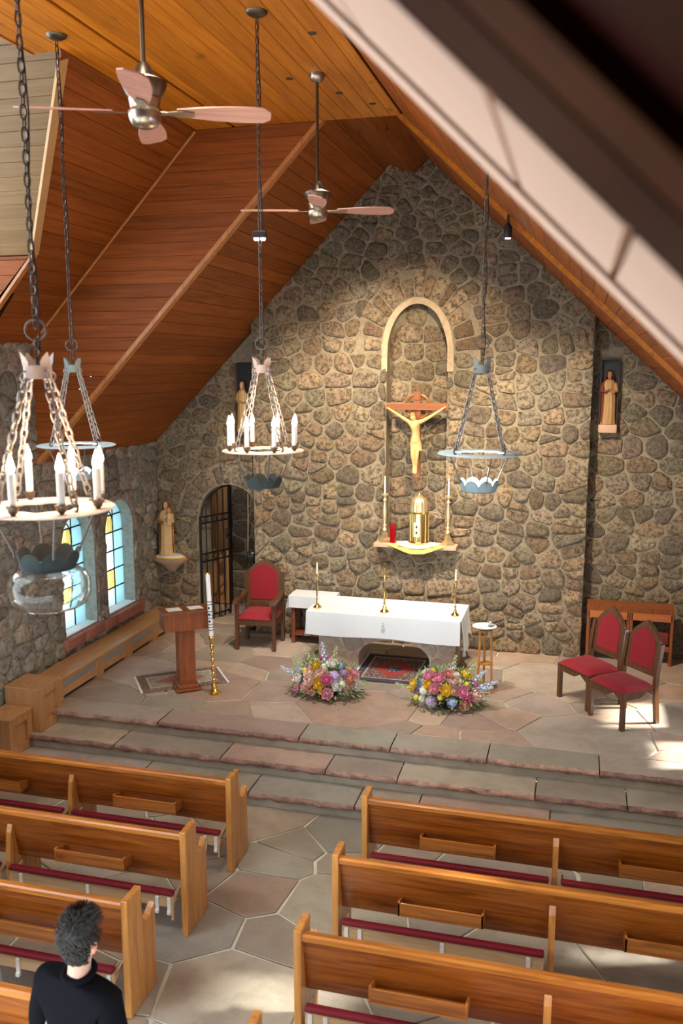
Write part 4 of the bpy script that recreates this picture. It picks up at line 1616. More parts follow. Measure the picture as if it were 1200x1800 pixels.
# ------------------------------------------------------------------ cabinets and radiator covers along the left wall
def cabinet(label, x0, x1, y0, y1, z0, z1):
    t = thing('wood_cabinet', label, 'cabinet', ((x0 + x1) / 2, (y0 + y1) / 2, z0))
    w, d, h = (x1 - x0) / 2, (y1 - y0) / 2, z1 - z0
    MB().box(-w, w - .035, -d + .002, d - .002, 0, h - .022, .003).build('carcass', MATS['cabinet'], t)
    MB().box(-w - .002, w + .012, -d - .01, d - .001, h - .02, h, .004).build('top', MATS['cabinet'], t)
    for a, b, c, e in ((-d, -d + .09, 0, h - .022), (d - .09, d - .002, 0, h - .022), (-d + .09, d - .09, 0, .09), (-d + .09, d - .09, h - .11, h - .022)):
        MB().box(w - .035, w, a, b, c, e, .003).build('frame_rail', MATS['cabinet'], t)
    MB().box(w - .04, w - .030, -d + .088, d - .088, .088, h - .108).build('panel', MATS['cabinet'], t)
    return t
cabinet('taller oak cabinet against the left wall at the top of the steps', -6.14, -5.70, 8.275, 8.70, .305, .815)
cabinet('lower oak cabinet against the left wall at the foot of the steps', -6.14, -5.80, 7.86, 8.268, .155, .60)
ry0 = 8.71
secs = [(8.71, 9.73), (9.73, 10.50), (10.50, 11.27), (11.27, 12.05)]
rl = ['oak radiator cover next to the taller cabinet', 'second oak radiator cover from the taller cabinet, below the windows', 'third oak radiator cover from the taller cabinet, behind the lectern', 'oak radiator cover in the corner under the bracket statue']
for (a, b), l_ in zip(secs, rl):
    t = thing('radiator_cover', l_, 'radiator cover', (-5.96, (a + b) / 2, ZS + .003), 0, 'oak radiator covers along the left wall')
    d = (b - a) / 2 - .002
    xf = .18
    h = .275
    MB().box(-.18, xf - .02, -d, d, .11, h - .03).build('core', MATS['black'], t)
    MB().box(-.18, xf + .012, -d, d, h - .025, h, .004).build('top', MATS['cabinet_h'] if 'cabinet_h' in MATS else wood('cabinet_h', (.40, .20, .08), (.50, .265, .11), (.58, .33, .15), 'y', 5, .4, False, .05, stretch=8), t)
    pw = .17 if a < 9 else .085
    for q0, q1 in ((-d, -d + pw), (d - .085, d)):
        MB().box(-.18, xf, q0, q1, 0, h - .025, .003).build('post', MATS['cabinet'], t)
    MB().box(xf - .02, xf, -d + pw, d - .085, h - .055, h - .025).build('rail', MATS['cabinet_h'], t)
    MB().box(xf - .02, xf, -d + pw, d - .085, .05, .145).build('rail', MATS['cabinet_h'], t)
    MB().box(xf - .02, xf - .008, -d + pw, d - .085, .145, h - .055).build('grille', MATS['grille'], t)
# ------------------------------------------------------------------ chandeliers
def chain(m, p0, p1, pitch=.046, wire=.0045, w=.013):
    p0, p1 = Vector(p0), Vector(p1)
    d = p1 - p0
    L = d.length
    n = max(2, round(L / pitch))
    pitch = L / n
    t = d.normalized()
    s = t.orthogonal().normalized()
    b = t.cross(s)
    for i in range(n):
        c = p0 + d * ((i + .5) / n)
        e = s if i % 2 else b
        hl = pitch * .66
        path = []
        for k in range(8):
            a = 2 * PI * k / 8
            path.append(c + t * ((hl - w) * (1 if math.sin(a) > .01 else -1 if math.sin(a) < -.01 else 0) + w * math.sin(a)) + e * w * math.cos(a))
        m.tube([tuple(p) for p in path], wire, 4, True)
    return m

def scallop_band(r0, r1, z0, h, amp, lob, seg=64, th=.003):
    vs, fs = [], []
    for k in range(seg):
        a = 2 * PI * k / seg
        zt = z0 + h + amp * abs(math.sin(lob * a / 2)) - (amp * .5 if abs(math.sin(lob * a / 2)) < .12 else 0)
        for r_, z in ((r0, z0), (r1, zt), (r1 - th, zt), (r0 - th, z0)):
            vs.append((r_ * math.cos(a), r_ * math.sin(a), z))
    for k in range(seg):
        o, p = 4 * k, 4 * ((k + 1) % seg)
        for j in range(4):
            fs.append((o + j, p + j, p + (j + 1) % 4, o + (j + 1) % 4))
    return MB().add(vs, fs)

def chandelier(label, x, y, ztop, lit, glass, glow, spot=False, turn=0.0):
    Z0 = 3.46
    t = thing('chandelier', label, 'chandelier', (x, y, Z0), turn, 'iron ring chandeliers')
    top = ztop - Z0
    MB().lathe([(0, top - .03), (.045, top - .03), (.075, top - .012), (.08, top), (0, top)], 24).build('canopy', MATS['bronze'], t, 40)
    chain(MB(), (0, 0, 1.10), (0, 0, top - .03)).build('hanging_chain', MATS['chain_iron'], t, 40)
    q = [(.012 + .008 * math.sin(k * 1.3), .006 * math.cos(k), 1.0 + (top - 1.05) * k / 14) for k in range(15)]
    MB().tube(q, .004, 5).build('cord', MATS['black'], t)
    MB().tube([(.045 * math.cos(a), 0, 1.09 + .045 * math.sin(a)) for a in [2 * PI * k / 18 for k in range(18)]], .006, 6, True).build('eye_ring', MATS['chain_iron'], t, 40)
    chain(MB(), (0, 0, .93), (0, 0, 1.05), .04).build('link', MATS['chain_iron'], t, 40)
    # crown with four leaves
    cr = MB().lathe([(.056, .875), (.061, .875), (.061, .935), (.056, .935), (.056, .875)], 28).build('crown', MATS['crown_bulblit'] if lit and 'crown_bulblit' in MATS else plain('crown_bulblit', (.42, .34, .30), .6, noise_amt=.2, nscale=20) if lit else MATS['patina_crown'] if 'patina_crown' in MATS else plain('patina_crown', (.17, .21, .21), .6, noise_amt=.4, nscale=20), t, 40)  # lit chandeliers get a cream crown with bulb light in the colour
    MB().lathe([(0, .905), (.056, .905), (.056, .91), (0, .91)], 20).build('crown_plate', MATS['patina_dark'], cr, 40)
    for k in range(4):
        a = PI / 4 + k * PI / 2
        m = MB().tf(Matrix.Rotation(a, 4, 'Z'))
        vs, fs = [], []
        for j, (w_, z_, r_) in enumerate(((.022, .93, .059), (.026, .95, .062), (.018, .968, .069), (.008, .984, .078), (.001, .994, .084))):
            vs += [(r_, -w_, z_), (r_ + .003, 0, z_), (r_, w_, z_)]
        for j in range(4):
            o = 3 * j
            fs += [(o, o + 1, o + 4, o + 3), (o + 1, o + 2, o + 5, o + 4)]
        m.add(vs, fs)
        m.build('crown_leaf', cr.data.materials[0], cr, 60)
    # four support chains
    for k in range(4):
        a = PI / 4 + k * PI / 2
        c, s = math.cos(a), math.sin(a)
        sc = chain(MB(), (.066 * c, .066 * s, .87), (.235 * c, .235 * s, .335), .046, .0055, .015).build('support_chain', MATS['chain_patina'] if 'chain_patina' in MATS else plain('chain_patina', (.26, .25, .24), .5, .5, noise_amt=.3, nscale=50), t, 40)
        MB().tube([(.066 * c + .022 * c * math.cos(b), .066 * s + .022 * s * math.cos(b), .885 + .022 * math.sin(b)) for b in [2 * PI * j / 12 for j in range(12)]], .005, 5, True).build('shackle', MATS['chain_patina'], sc, 40)
        MB().tube([(.235 * c, .235 * s, .345), (.25 * c, .25 * s, .335), (.258 * c, .258 * s, .312), (.25 * c, .25 * s, .298), (.235 * c, .235 * s, .30)], .006, 6).build('hook', MATS['chain_iron'], sc, 40)
    # flat ring with a scalloped inner edge
    seg = 72
    vs, fs = [], []
    for k in range(seg):
        a = 2 * PI * k / seg
        ri = .165 + .014 * math.cos(8 * a)
        for r_, z_ in ((ri, .284), (.304, .284), (.312, .290), (.304, .296), (ri, .296)):
            vs.append((r_ * math.cos(a), r_ * math.sin(a), z_))
    for k in range(seg):
        o, p = 5 * k, 5 * ((k + 1) % seg)
        for j in range(5):
            fs.append((o + j, p + j, p + (j + 1) % 5, o + (j + 1) % 5))
    MB().add(vs, fs).build('ring', MATS['patina'] if not lit else MATS['ring_cream'] if 'ring_cream' in MATS else plain('ring_cream', (.60, .50, .44), .6, .1, noise_amt=.15, nscale=25), t, 40)  # lit rings take a cream copy, warm bulb light put into the paint
    # hanging bowl crown
    bw = scallop_band(.122, .142, .01, .062, .028, 8).build('bowl_crown', plain('patina_bowl', (.20, .28, .31), .6, noise_amt=.3, nscale=20) if not lit and 'patina_bowl' not in MATS else MATS['patina_bowl'] if not lit else MATS['patina_mid'] if 'patina_mid' in MATS else plain('patina_mid', (.022, .032, .034), .85, .0, noise_amt=.6, nscale=20), t, 50)
    MB().lathe([(0, .008), (.12, .008), (.124, .012), (.12, .018), (0, .014)], 32).build('bowl_floor', MATS['patina_dark'], bw, 40)
    for k in range(4):
        a = PI / 8 + k * PI / 2
        c, s = math.cos(a), math.sin(a)
        MB().tube([(.23 * c, .23 * s, .284), (.222 * c, .222 * s, .262), (.15 * c, .15 * s, .10), (.145 * c, .145 * s, .075)], .0055, 6).build('arm', MATS['chain_iron'], t, 40)
    if glass:
        MB().lathe([(.136, .005), (.165, -.012), (.185, -.05), (.184, -.11), (.166, -.155), (.140, -.172), (.138, -.170), (.164, -.153), (.182, -.109), (.183, -.051), (.163, -.014), (.134, .003)], 48).build('glass_bowl', MATS['glass'], t, 60)
    if glow:
        MB().ball((0, 0, .055), .035, .035, .03).build('lamp', MATS['lamp_glow'], t, 60)
        lo = lamp('chandelier_lamp', 'POINT', (x, y, Z0 + .16), 4, (1, .86, .66), None, .03)
    if lit:
        for k in range(8):
            a = PI / 8 + k * PI / 4 + .1
            c, s = .262 * math.cos(a), .262 * math.sin(a)
            cn = MB().lathe([(0, .335), (.017, .335), (.0175, .475), (.013, .482), (0, .482)], 14, (c, s, 0)).build('candle', MATS['candle_sleeve'], t, 40)
            MB().lathe([(0, .282), (.008, .282), (.010, .30), (.020, .31), (.022, .322), (.030, .334), (.030, .338), (0, .336)], 14, (c, s, 0)).build('drip_cup', MATS['bronze'], cn, 40)
            MB().lathe([(0, .480), (.012, .482), (.0185, .497), (.0175, .512), (.010, .54), (.004, .557), (0, .566)], 12, (c, s, 0)).build('bulb', MATS['bulb'], cn, 60)
        lamp('chandelier_glow', 'POINT', (x, y, Z0 + .62), 11, (1, .60, .36), None, .22)
    if spot:
        sp = MB().box(-.05, .05, -.035, .035, 1.85, 1.90, .006).build('spotlight', MATS['black'], t)
        for sx in (-.025, .025):
            MB().lathe([(0, 1.835), (.016, 1.835), (.018, 1.85), (0, 1.85)], 12, (sx, -.012, 0)).build('lens', MATS['lamp_glow'], sp, 40)
    return t
chandelier('lit ring chandelier with candle bulbs and a clear glass bowl, cut by the left edge', -2.34, 3.53, ZF, True, True, False, turn=R(20))
chandelier('lit ring chandelier with eight candle bulbs hanging over the middle of the steps', -2.31, 6.37, ZF, True, False, False, True, turn=R(10))
chandelier('unlit pale blue ring chandelier hanging by the left windows', -3.93, 6.41, ZF, False, False, True, turn=R(25))
chandelier('pale blue ring chandelier with a glowing bowl hanging right of the crucifix', -.69, 6.57, zE(-.69) - .005, False, False, True, turn=R(5))

# ------------------------------------------------------------------ ceiling fans
def fan(label, x, y, rz):
    t = thing('ceiling_fan', label, 'ceiling fan', (x, y, 5.64), rz, 'ceiling fans with four wooden blades')
    top = ZF - 5.64
    MB().lathe([(0, top - .07), (.03, top - .07), (.055, top - .05), (.068, top - .02), (.07, top), (0, top)], 24).build('canopy', MATS['pewter'], t, 40)
    MB().tube([(0, 0, .24), (0, 0, top - .06)], .013, 12).build('down_rod', MATS['bronze'], t, 40)
    MB().lathe([(0, .14), (.07, .14), (.095, .17), (.118, .215), (.122, .235), (.10, .245), (.06, .262), (.045, .30), (.025, .33), (0, .33)], 28).build('motor_housing', MATS['bronze'], t, 40)
    MB().lathe([(0, .0), (.04, .003), (.07, .02), (.085, .05), (.09, .08), (.075, .10), (.08, .12), (.085, .15), (0, .15)], 28).build('hub', MATS['pewter'], t, 40)
    for k in range(4):
        a = k * PI / 2
        mt = Matrix.Rotation(a, 4, 'Z') @ Matrix.Translation((0, 0, .088)) @ Matrix.Rotation(R(-13), 4, 'X')
        n = 14
        vs, fs = [], []
        for i in range(n + 1):
            u = i / n
            w = .035 + .045 * math.sin(PI * min(1, u * 1.15) * .62)
            if u > .9:
                w *= max(.5, math.sqrt(max(.05, 1 - ((u - .9) / .1) ** 2)))
            xx = .17 + .50 * u
            for yy in (-w, w):
                for zz in (-.004, .004):
                    vs.append((xx, yy, zz))
        for i in range(n):
            o = 4 * i
            fs += [(o, o + 4, o + 6, o + 2), (o + 1, o + 3, o + 7, o + 5), (o, o + 1, o + 5, o + 4), (o + 2, o + 6, o + 7, o + 3)]
        fs += [(0, 2, 3, 1), (4 * n, 4 * n + 1, 4 * n + 3, 4 * n + 2)]
        bl = MB().tf(mt).add(vs, fs).build('blade', MATS['blade'], t)
        MB().tf(mt).prism([(.06, -.02), (.12, -.016), (.20, -.035), (.26, -.02), (.26, .02), (.20, .035), (.12, .016), (.06, .02)], -.012, -.005, 'z').build('blade_iron', MATS['pewter'], bl)
    return t
fan('bronze ceiling fan with pinkish wooden blades hanging nearest the viewer', -2.30, 4.58, R(22))
fan('bronze ceiling fan hanging in front of the stone gable', -2.284, 7.785, R(16))

# small fittings in the boarded ceiling
for k, (x, y) in enumerate(((-2.05, 6.86), (-2.24, 8.35), (-2.55, 7.84), (-2.02, 8.76))):
    o = MB().lathe([(0, -.006), (.028, -.006), (.034, 0), (0, 0)], 18).build('ceiling_fitting', MATS['bronze'], None, 40, (x, y, ZF - .001))
    tag(o, ['small dark round fitting in the flat ceiling nearest the viewer', 'small dark round fitting in the flat ceiling right of the far fan rod', 'small dark round fitting in the flat ceiling left of the far fan rod', 'small dark round fitting in the flat ceiling closest to the gable'][k], 'fitting', 'round fittings in the flat ceiling')
for k, (x, z, l_) in enumerate(((-2.42, 6.93, 'small chrome bell under the ridge beam, left one of two'), (-2.12, 6.955, 'small chrome bell under the ridge beam, right one of two'))):
    t = thing('ceiling_bell', l_, 'fitting', (x, 9.9, z - .07), 0, 'chrome fittings under the ridge')
    MB().tube([(0, 0, .04), (0, 0, .085)], .006, 6).build('stem', MATS['pewter'], t)
    MB().lathe([(0, .0), (.02, 0), (.016, .02), (.008, .04), (0, .042)], 12).build('cup', plain('chrome', (.8, .8, .82), .12, 1) if k == 0 else MATS['chrome'], t, 40)
t = thing('spotlight', 'small black spotlight fixed to the right roof slope near the chain', 'spotlight', (-.742, 9.15, 5.67), R(10))
MB().box(-.012, .012, -.012, .012, .08, .17).build('stem', MATS['black'], t)
MB().lathe([(0, -.05), (.035, -.05), (.04, -.02), (.04, .05), (.02, .09), (0, .09)], 16).build('head', MATS['black'], t, 40)
MB().lathe([(0, -.056), (.026, -.056), (.028, -.048), (0, -.048)], 14).build('lens', MATS['lamp_glow'], t, 40)
# ------------------------------------------------------------------ crucifix on the wall
YC = 11.95
t = thing('crucifix', 'carved wooden crucifix with a ring cross hung in the wall niche', 'crucifix', (-2.115, YC, 2.86))
MB().box(-.052, .052, 0, .055, 0, 1.17, .004).build('upright', MATS['cross_wood'], t)
MB().box(-.425, .425, -.028, .030, .925, 1.02, .004).build('crossbeam', MATS['cross_wood_x'] if 'cross_wood_x' in MATS else wood('cross_wood_x', (.20, .055, .011), (.29, .092, .018), (.36, .125, .026), 'x', 5, .35, False, .08), t)
MB().tube([(.165 * math.cos(a), .03, .972 + .165 * math.sin(a)) for a in [2 * PI * k / 40 for k in range(40)]], .020, 8, True).build('ring', MATS['cross_wood'], t, 40)
pts = [(0, -.075, .53, .055, .042), (.005, -.078, .61, .046, .036), (-.005, -.085, .69, .062, .044), (-.008, -.085, .755, .045, .036), (-.022, -.095, .785, .022, .022), (-.035, -.105, .83, .034, .038), (-.04, -.11, .865, .026, .030),
       (.075, -.078, .775, .026, .026), (.20, -.065, .845, .022, .02), (.32, -.052, .925, .016, .015), (.375, -.045, .962, .017, .012), (.405, -.045, .98, .011, .008),
       (-.085, -.078, .765, .026, .026), (-.21, -.065, .84, .022, .02), (-.33, -.052, .915, .016, .015), (-.385, -.045, .945, .017, .012), (-.415, -.045, .955, .011, .008),
       (.03, -.085, .47, .036, .036), (.025, -.115, .31, .024, .026), (.012, -.085, .16, .017, .018), (.008, -.10, .09, .018, .022), (.006, -.12, .06, .012, .014),
       (-.03, -.085, .47, .036, .036), (-.03, -.115, .32, .024, .026), (-.012, -.088, .17, .017, .018), (-.010, -.112, .10, .018, .022), (-.010, -.13, .07, .012, .014)]
ed = [(0, 1), (1, 2), (2, 3), (3, 4), (4, 5), (5, 6), (3, 7), (7, 8), (8, 9), (9, 10), (10, 11), (3, 12), (12, 13), (13, 14), (14, 15), (15, 16), (0, 17), (17, 18), (18, 19), (19, 20), (20, 21), (0, 22), (22, 23), (23, 24), (24, 25), (25, 26)]
pts = [(q[0], q[1] - .008, q[2], q[3] * 1.22, q[4] * 1.2) for q in pts]
fig = skin('carved_figure', pts, ed, MATS['ivory'], t, 0, 2)
MB().loft([(.385, .03, -.088, .060, .050), (.42, .012, -.085, .075, .058), (.47, .0, -.08, .078, .058), (.53, 0, -.076, .066, .052), (.565, .0, -.076, .06, .048)], 28, .05, 9).build('loincloth', MATS['ivory'], t, 60)
MB().loft([(.80, -.045, -.098, .030, .030), (.825, -.04, -.098, .041, .042), (.86, -.04, -.10, .041, .046), (.89, -.042, -.105, .03, .034), (.90, -.042, -.105, .012, .014)], 22, .06, 7).build('hair', MATS['ivory_dark'] if 'ivory_dark' in MATS else plain('ivory_dark', (.40, .24, .08), .5, noise_amt=.2, nscale=60, bump=.5), t, 60)
MB().box(-.035, .035, -.012, 0, 1.06, 1.14, .003).build('title_plate', MATS['cross_wood_x'], t)

# ------------------------------------------------------------------ stone ledge with tabernacle, candlesticks, votive light
lg = thing('stone_ledge', 'pinkish stone ledge projecting from the wall under the crucifix', 'ledge', (-2.10, 11.93, 1.895))
MB().box(-.575, .575, -.14, .13, 0, .055, .008).build('slab', MATS['ledge'], lg)
LZ = 1.952
cl = thing('ledge_cloth', 'white and yellow cloth draped over the stone ledge', 'cloth', (-2.08, 11.93, LZ))
MB().lathe([(0, 0), (.32, 0), (.322, .004), (0, .006)], 40, sy=.40).build('white_layer', MATS['white_cloth'], cl, 40)
hang('yellow_swag', (-.38, -.142, .004), (.38, -.142, .004), lambda t: .015 + .115 * math.sin(PI * t) ** 1.1, MATS['yellow_cloth'], cl, (0, -1, 0), 3, .008, 40, 8, bell=.012)
MB().box(-.38, .38, -.146, -.09, .0, .005, .002).build('yellow_edge', MATS['yellow_cloth'], cl)
hang('white_swag', (-.25, -.150, .008), (.25, -.150, .008), lambda t: .01 + .045 * math.sin(PI * t), MATS['white_cloth'], cl, (0, -1, 0), 3, .006, 30, 6, bell=.010)
tb = thing('tabernacle', 'shiny golden cylindrical tabernacle with a ribbed pointed dome', 'tabernacle', (-2.065, 11.95, LZ + .007))
MB().lathe([(0, 0), (.138, 0), (.142, .012), (.134, .02), (.130, .03), (.130, .415), (.136, .42), (.138, .44), (0, .44)], 48).build('drum', MATS['brass'], tb, 30)
vs = []
MB().lathe([(.125, .44), (.128, .50), (.120, .56), (.098, .61), (.06, .645), (.022, .665), (.008, .68), (.004, .70), (0, .715)], 64, (0, 0, 0), .035, 16).build('dome', MATS['brass_pale'], tb, 50)
for k in range(10):
    a = 2 * PI * k / 10
    MB().tube([(.132 * math.cos(a), .132 * math.sin(a), .03), (.132 * math.cos(a), .132 * math.sin(a), .41)], .006, 6).build('rib', MATS['brass_pale'], tb, 40)
dr = MB().lathe([(.0, -.1), (.05, -.1), (.052, .1), (0, .1)], 16, sy=.1).build('door_panel', MATS['brass_pale'], tb, 40, (-.01, -.132, .20))
for z in (.16, .24):
    MB().ball((-.01, -.140, z), .012, .006, .02).build('ornament', MATS['black_gloss'], tb, 40)

def candlestick(name, label, loc, h, ch, wide, group, wax='wax', pale=False, base3=False, fat=1.0):
    t = thing(name, label, 'candlestick', loc, 0, group)
    bm_ = MATS['brass_pale'] if pale else MATS['brass']
    w = wide
    if base3:
        MB().lathe([(0, 0), (w * 1.1, 0), (w * 1.05, .02), (w * .62, .06), (w * .55, .10), (w * .30, .14), (w * .22, .16), (0, .16)], 4).build('base', bm_, t)
        st = .15
    else:
        MB().lathe([(0, 0), (w, 0), (w, .012), (w * .8, .022), (w * .45, .04), (w * .35, .06), (0, .06)], 24).build('base', bm_, t, 40)
        st = .055
    L = h - st
    w = wide * fat
    pr = [(0, st), (w * .22, st), (w * .30, st + L * .05), (w * .16, st + L * .10), (w * .28, st + L * .16), (w * .14, st + L * .22), (w * .19, st + L * .30), (w * .24, st + L * .55), (w * .14, st + L * .78), (w * .28, st + L * .82), (w * .14, st + L * .88), (w * .2, st + L * .92), (w * .42, st + L * .96), (w * .44, h), (0, h)]
    MB().lathe(pr, 16).build('stem', bm_, t, 40)
    cn = MB().lathe([(0, h), (.013, h), (.012, h + ch - .004), (.008, h + ch), (0, h + ch)], 12).build('candle', MATS[wax], t, 40)
    MB().tube([(0, 0, h + ch - .002), (.001, 0, h + ch + .012)], .0015, 5).build('wick', MATS['black'], cn)
    MB().lathe([(0, h + ch + .006), (.006, h + ch + .014), (.005, h + ch + .026), (0, h + ch + .045)], 8).build('flame', MATS['flame'], cn, 60)
    return t
candlestick('candlestick', 'tall golden candlestick left of the tabernacle on the ledge', (-2.545, 11.93, LZ), .68, .20, .085, 'golden candlesticks on the ledge', pale=True, base3=True, fat=1.45)
candlestick('candlestick', 'tall golden candlestick right of the tabernacle on the ledge', (-1.66, 11.93, LZ), .68, .20, .085, 'golden candlesticks on the ledge', pale=True, base3=True, fat=1.45)
v = thing('votive_light', 'red glass votive light left of the tabernacle on the ledge', 'votive light', (-2.415, 11.855, LZ + .008))
MB().lathe([(0, 0), (.040, 0), (.044, .01), (.044, .25), (.041, .25), (.041, .012), (0, .01)], 24).build('red_glass', MATS['red_glass'], v, 40)
MB().lathe([(0, .012), (.036, .012), (.036, .15), (0, .15)], 16).build('wax', plain('red_wax', (.55, .01, .02), .5, emit=(.8, .02, .03), estr=.08), v, 40)

AZ = ZS + tz + .0065
candlestick('candlestick', 'brass candlestick on the left end of the altar', (-3.235, 10.93, AZ), .46, .11, .055, 'brass candlesticks on the altar')
candlestick('candlestick', 'brass candlestick on the right end of the altar', (-1.42, 11.02, AZ), .46, .11, .055, 'brass candlesticks on the altar')
t = thing('altar_cross', 'small brass standing cross in the middle of the altar', 'cross', (-2.33, 10.95, AZ))
MB().lathe([(0, 0), (.06, 0), (.06, .012), (.045, .025), (.022, .05), (.028, .07), (.012, .09), (.02, .12), (.011, .15), (.018, .19), (.011, .22), (.011, .30), (0, .30)], 20).build('stem', MATS['brass'], t, 40)
MB().box(-.010, .010, -.006, .006, .29, .585, .002).build('upright', MATS['brass'], t)
MB().box(-.085, .085, -.006, .006, .47, .49, .002).build('crossbar', MATS['brass'], t)
MB().ball((0, -.008, .45), .012, .008, .05).build('figure', MATS['brass_pale'], t, 40)

# ------------------------------------------------------------------ paschal candle
t = thing('paschal_candle', 'tall white candle with dark bands on a turned brass stand', 'candle', (-4.115, 9.52, ZS + .004), 0)
t.rotation_euler = (0, R(-2.2), 0)
pr = [(0, 0), (.072, 0), (.074, .015), (.05, .03), (.058, .05), (.036, .075), (.045, .10), (.022, .13)]
z = .13
while z < .64:
    pr += [(.018, z + .012), (.031, z + .032), (.020, z + .054), (.016, z + .075)]
    z += .085
pr += [(.022, .66), (.034, .69), (.036, .715), (.030, .73), (0, .73)]
MB().lathe(pr, 20).build('brass_stand', MATS['brass'], t, 40)
cn = MB().lathe([(0, .72), (.028, .72), (.028, 1.47), (.02, 1.50), (0, 1.50)], 20).build('candle', MATS['candle_white'] if 'candle_white' in MATS else plain('candle_white', (.82, .83, .82), .45), t, 40)
navy = plain('navy', (.03, .04, .09), .5)
for z in (.80, .835, .87, .95, 1.03, 1.115, 1.15):
    MB().lathe([(.0285, z), (.0292, z), (.0292, z + .009), (.0285, z + .009)], 20).build('band', navy, cn, 40)
for z in (.90, .985, 1.065):
    MB().box(-.012, .012, -.0298, -.0275, z, z + .028).build('motif', navy, cn)
MB().lathe([(.018, 1.495), (.024, 1.49), (.026, 1.47), (.022, 1.505), (0, 1.52)], 14).build('follower', MATS['brass'], t, 40)
MB().tube([(-.075, -.03, .99), (-.06, -.028, 1.02), (-.03, -.03, .985), (.0, -.031, 1.0), (.05, -.028, .985)], .003, 5).build('wire_clip', MATS['iron'], t)

# ------------------------------------------------------------------ statues
def statue(t, h, robe, veil, skin_m, base=None, child=False, fold=.085):
    k = h
    MB().loft([(0, 0, 0, .135 * k, .10 * k), (.06 * k, 0, 0, .14 * k, .105 * k), (.25 * k, .01 * k, 0, .125 * k, .095 * k), (.45 * k, .012 * k, -.005 * k, .118 * k, .09 * k), (.60 * k, .01 * k, -.005 * k, .108 * k, .085 * k), (.72 * k, 0, 0, .115 * k, .08 * k), (.80 * k, 0, 0, .10 * k, .07 * k), (.835 * k, 0, 0, .05 * k, .045 * k)], 36, fold, 11).build('robe', robe, t, 60)
    # mantle open at the front
    vs, fs = [], []
    n = 26
    prof = [(.04, .150, .115), (.25, .142, .112), (.5, .135, .105), (.68, .135, .098), (.78, .118, .088), (.84, .07, .07), (.88, .062, .068), (.94, .060, .066), (.985, .045, .05), (1.0, .012, .012)]
    for z, rx, ry in prof:
        op = R(52) if z < .84 else R(58)
        for i in range(n + 1):
            a = -PI / 2 + op + (2 * PI - 2 * op) * i / n
            w = 1 + fold * .8 * math.sin(9 * a + z * 5)
            vs.append((rx * k * w * math.cos(a), ry * k * w * math.sin(a) + .006 * k, z * k))
    for j in range(len(prof) - 1):
        for i in range(n):
            o = j * (n + 1) + i
            fs.append((o, o + 1, o + n + 2, o + n + 1))
    q = len(vs)
    vs2 = [(x * .95, y * .95 + .002, z) for x, y, z in vs]
    fs += [tuple(i + q for i in f[::-1]) for f in fs]
    MB().add(vs + vs2, fs).build('mantle', veil, t, 60)
    hd = MB().loft([(.83 * k, 0, -.012 * k, .024 * k, .024 * k), (.855 * k, 0, -.018 * k, .032 * k, .034 * k), (.895 * k, 0, -.020 * k, .044 * k, .050 * k), (.94 * k, 0, -.014 * k, .046 * k, .052 * k), (.975 * k, 0, -.008 * k, .034 * k, .038 * k), (.985 * k, 0, -.006 * k, .012 * k, .014 * k)], 18)
    hd.add([(-.008 * k, -.065 * k, .905 * k), (.008 * k, -.065 * k, .905 * k), (0, -.083 * k, .90 * k), (0, -.064 * k, .935 * k)], [(0, 1, 2), (1, 3, 2), (3, 0, 2)])
    hd.build('head', skin_m, t, 60)
    for s in (-1, 1):
        MB().tube([(s * .105 * k, -.01 * k, .76 * k), (s * .13 * k, -.055 * k, .62 * k), (s * .06 * k, -.105 * k, .60 * k), (s * .015 * k, -.112 * k, .635 * k)], [.035 * k, .038 * k, .03 * k, .014 * k], 10).build('arm', veil if s < 0 else robe, t, 60)
        MB().ball((s * .012 * k, -.115 * k, .645 * k), .014 * k, .018 * k, .024 * k, 10, 6).build('hand', skin_m, t, 60)
    if child:
        c = MB().loft([(.58 * k, .085 * k, -.125 * k, .045 * k, .04 * k), (.67 * k, .09 * k, -.13 * k, .055 * k, .048 * k), (.77 * k, .088 * k, -.125 * k, .046 * k, .042 * k), (.80 * k, .085 * k, -.12 * k, .02 * k, .02 * k)], 18, .05, 7).build('child_robe', robe, t, 60)
        MB().ball((.082 * k, -.125 * k, .84 * k), .040 * k, .042 * k, .048 * k).build('child_head', skin_m, c, 60)
        MB().tube([(.06 * k, -.16 * k, .76 * k), (.01 * k, -.15 * k, .75 * k)], .012 * k, 8).build('child_arm', skin_m, c, 60)
st_cream = plain('carved_cream', (.62, .42, .20), .5, noise_amt=.25, nscale=18)
st_brown = plain('carved_brown', (.36, .16, .055), .5, noise_amt=.3, nscale=14)
st_face = plain('carved_face', (.58, .34, .19), .5)
t = thing('wall_bracket', 'half-round stone bracket holding the mother and child statue', 'bracket', (-5.955, YR, 1.42))
MB().loft([(-.16, 0, -.05, .06, .05), (-.06, 0, -.09, .15, .09), (0, 0, -.13, .27, .13), (.055, 0, -.14, .29, .14)], 28).build('shelf', MATS['ledge'], t, 40)
c = thing('bracket_cloth', 'white and yellow cloth lying under the mother and child statue', 'cloth', (-5.955, YR - .13, 1.477))
MB().lathe([(0, 0), (.235, 0), (.25, .012), (.24, .022), (0, .02)], 40, (0, 0, 0), .03, 9, sy=.62).build('yellow_layer', MATS['yellow_cloth'], c, 50)
MB().lathe([(0, .021), (.21, .021), (.20, .045), (.15, .055), (0, .052)], 40, (0, 0, 0), .05, 7, sy=.62).build('white_layer', MATS['white_cloth'], c, 50)
t = thing('madonna_statue', 'carved wooden mother and child statue on the bracket beside the doorway', 'statue', (-5.985, YR - .165, 1.531), R(14))
statue(t, .83, st_cream, plain('carved_tan', (.27, .13, .045), .5, noise_amt=.25, nscale=14), st_face, child=True)
t = thing('niche_panel', 'dark framed recess panel high on the wall left of the middle chandelier', 'panel', (-4.735, YR - .005, 3.42))
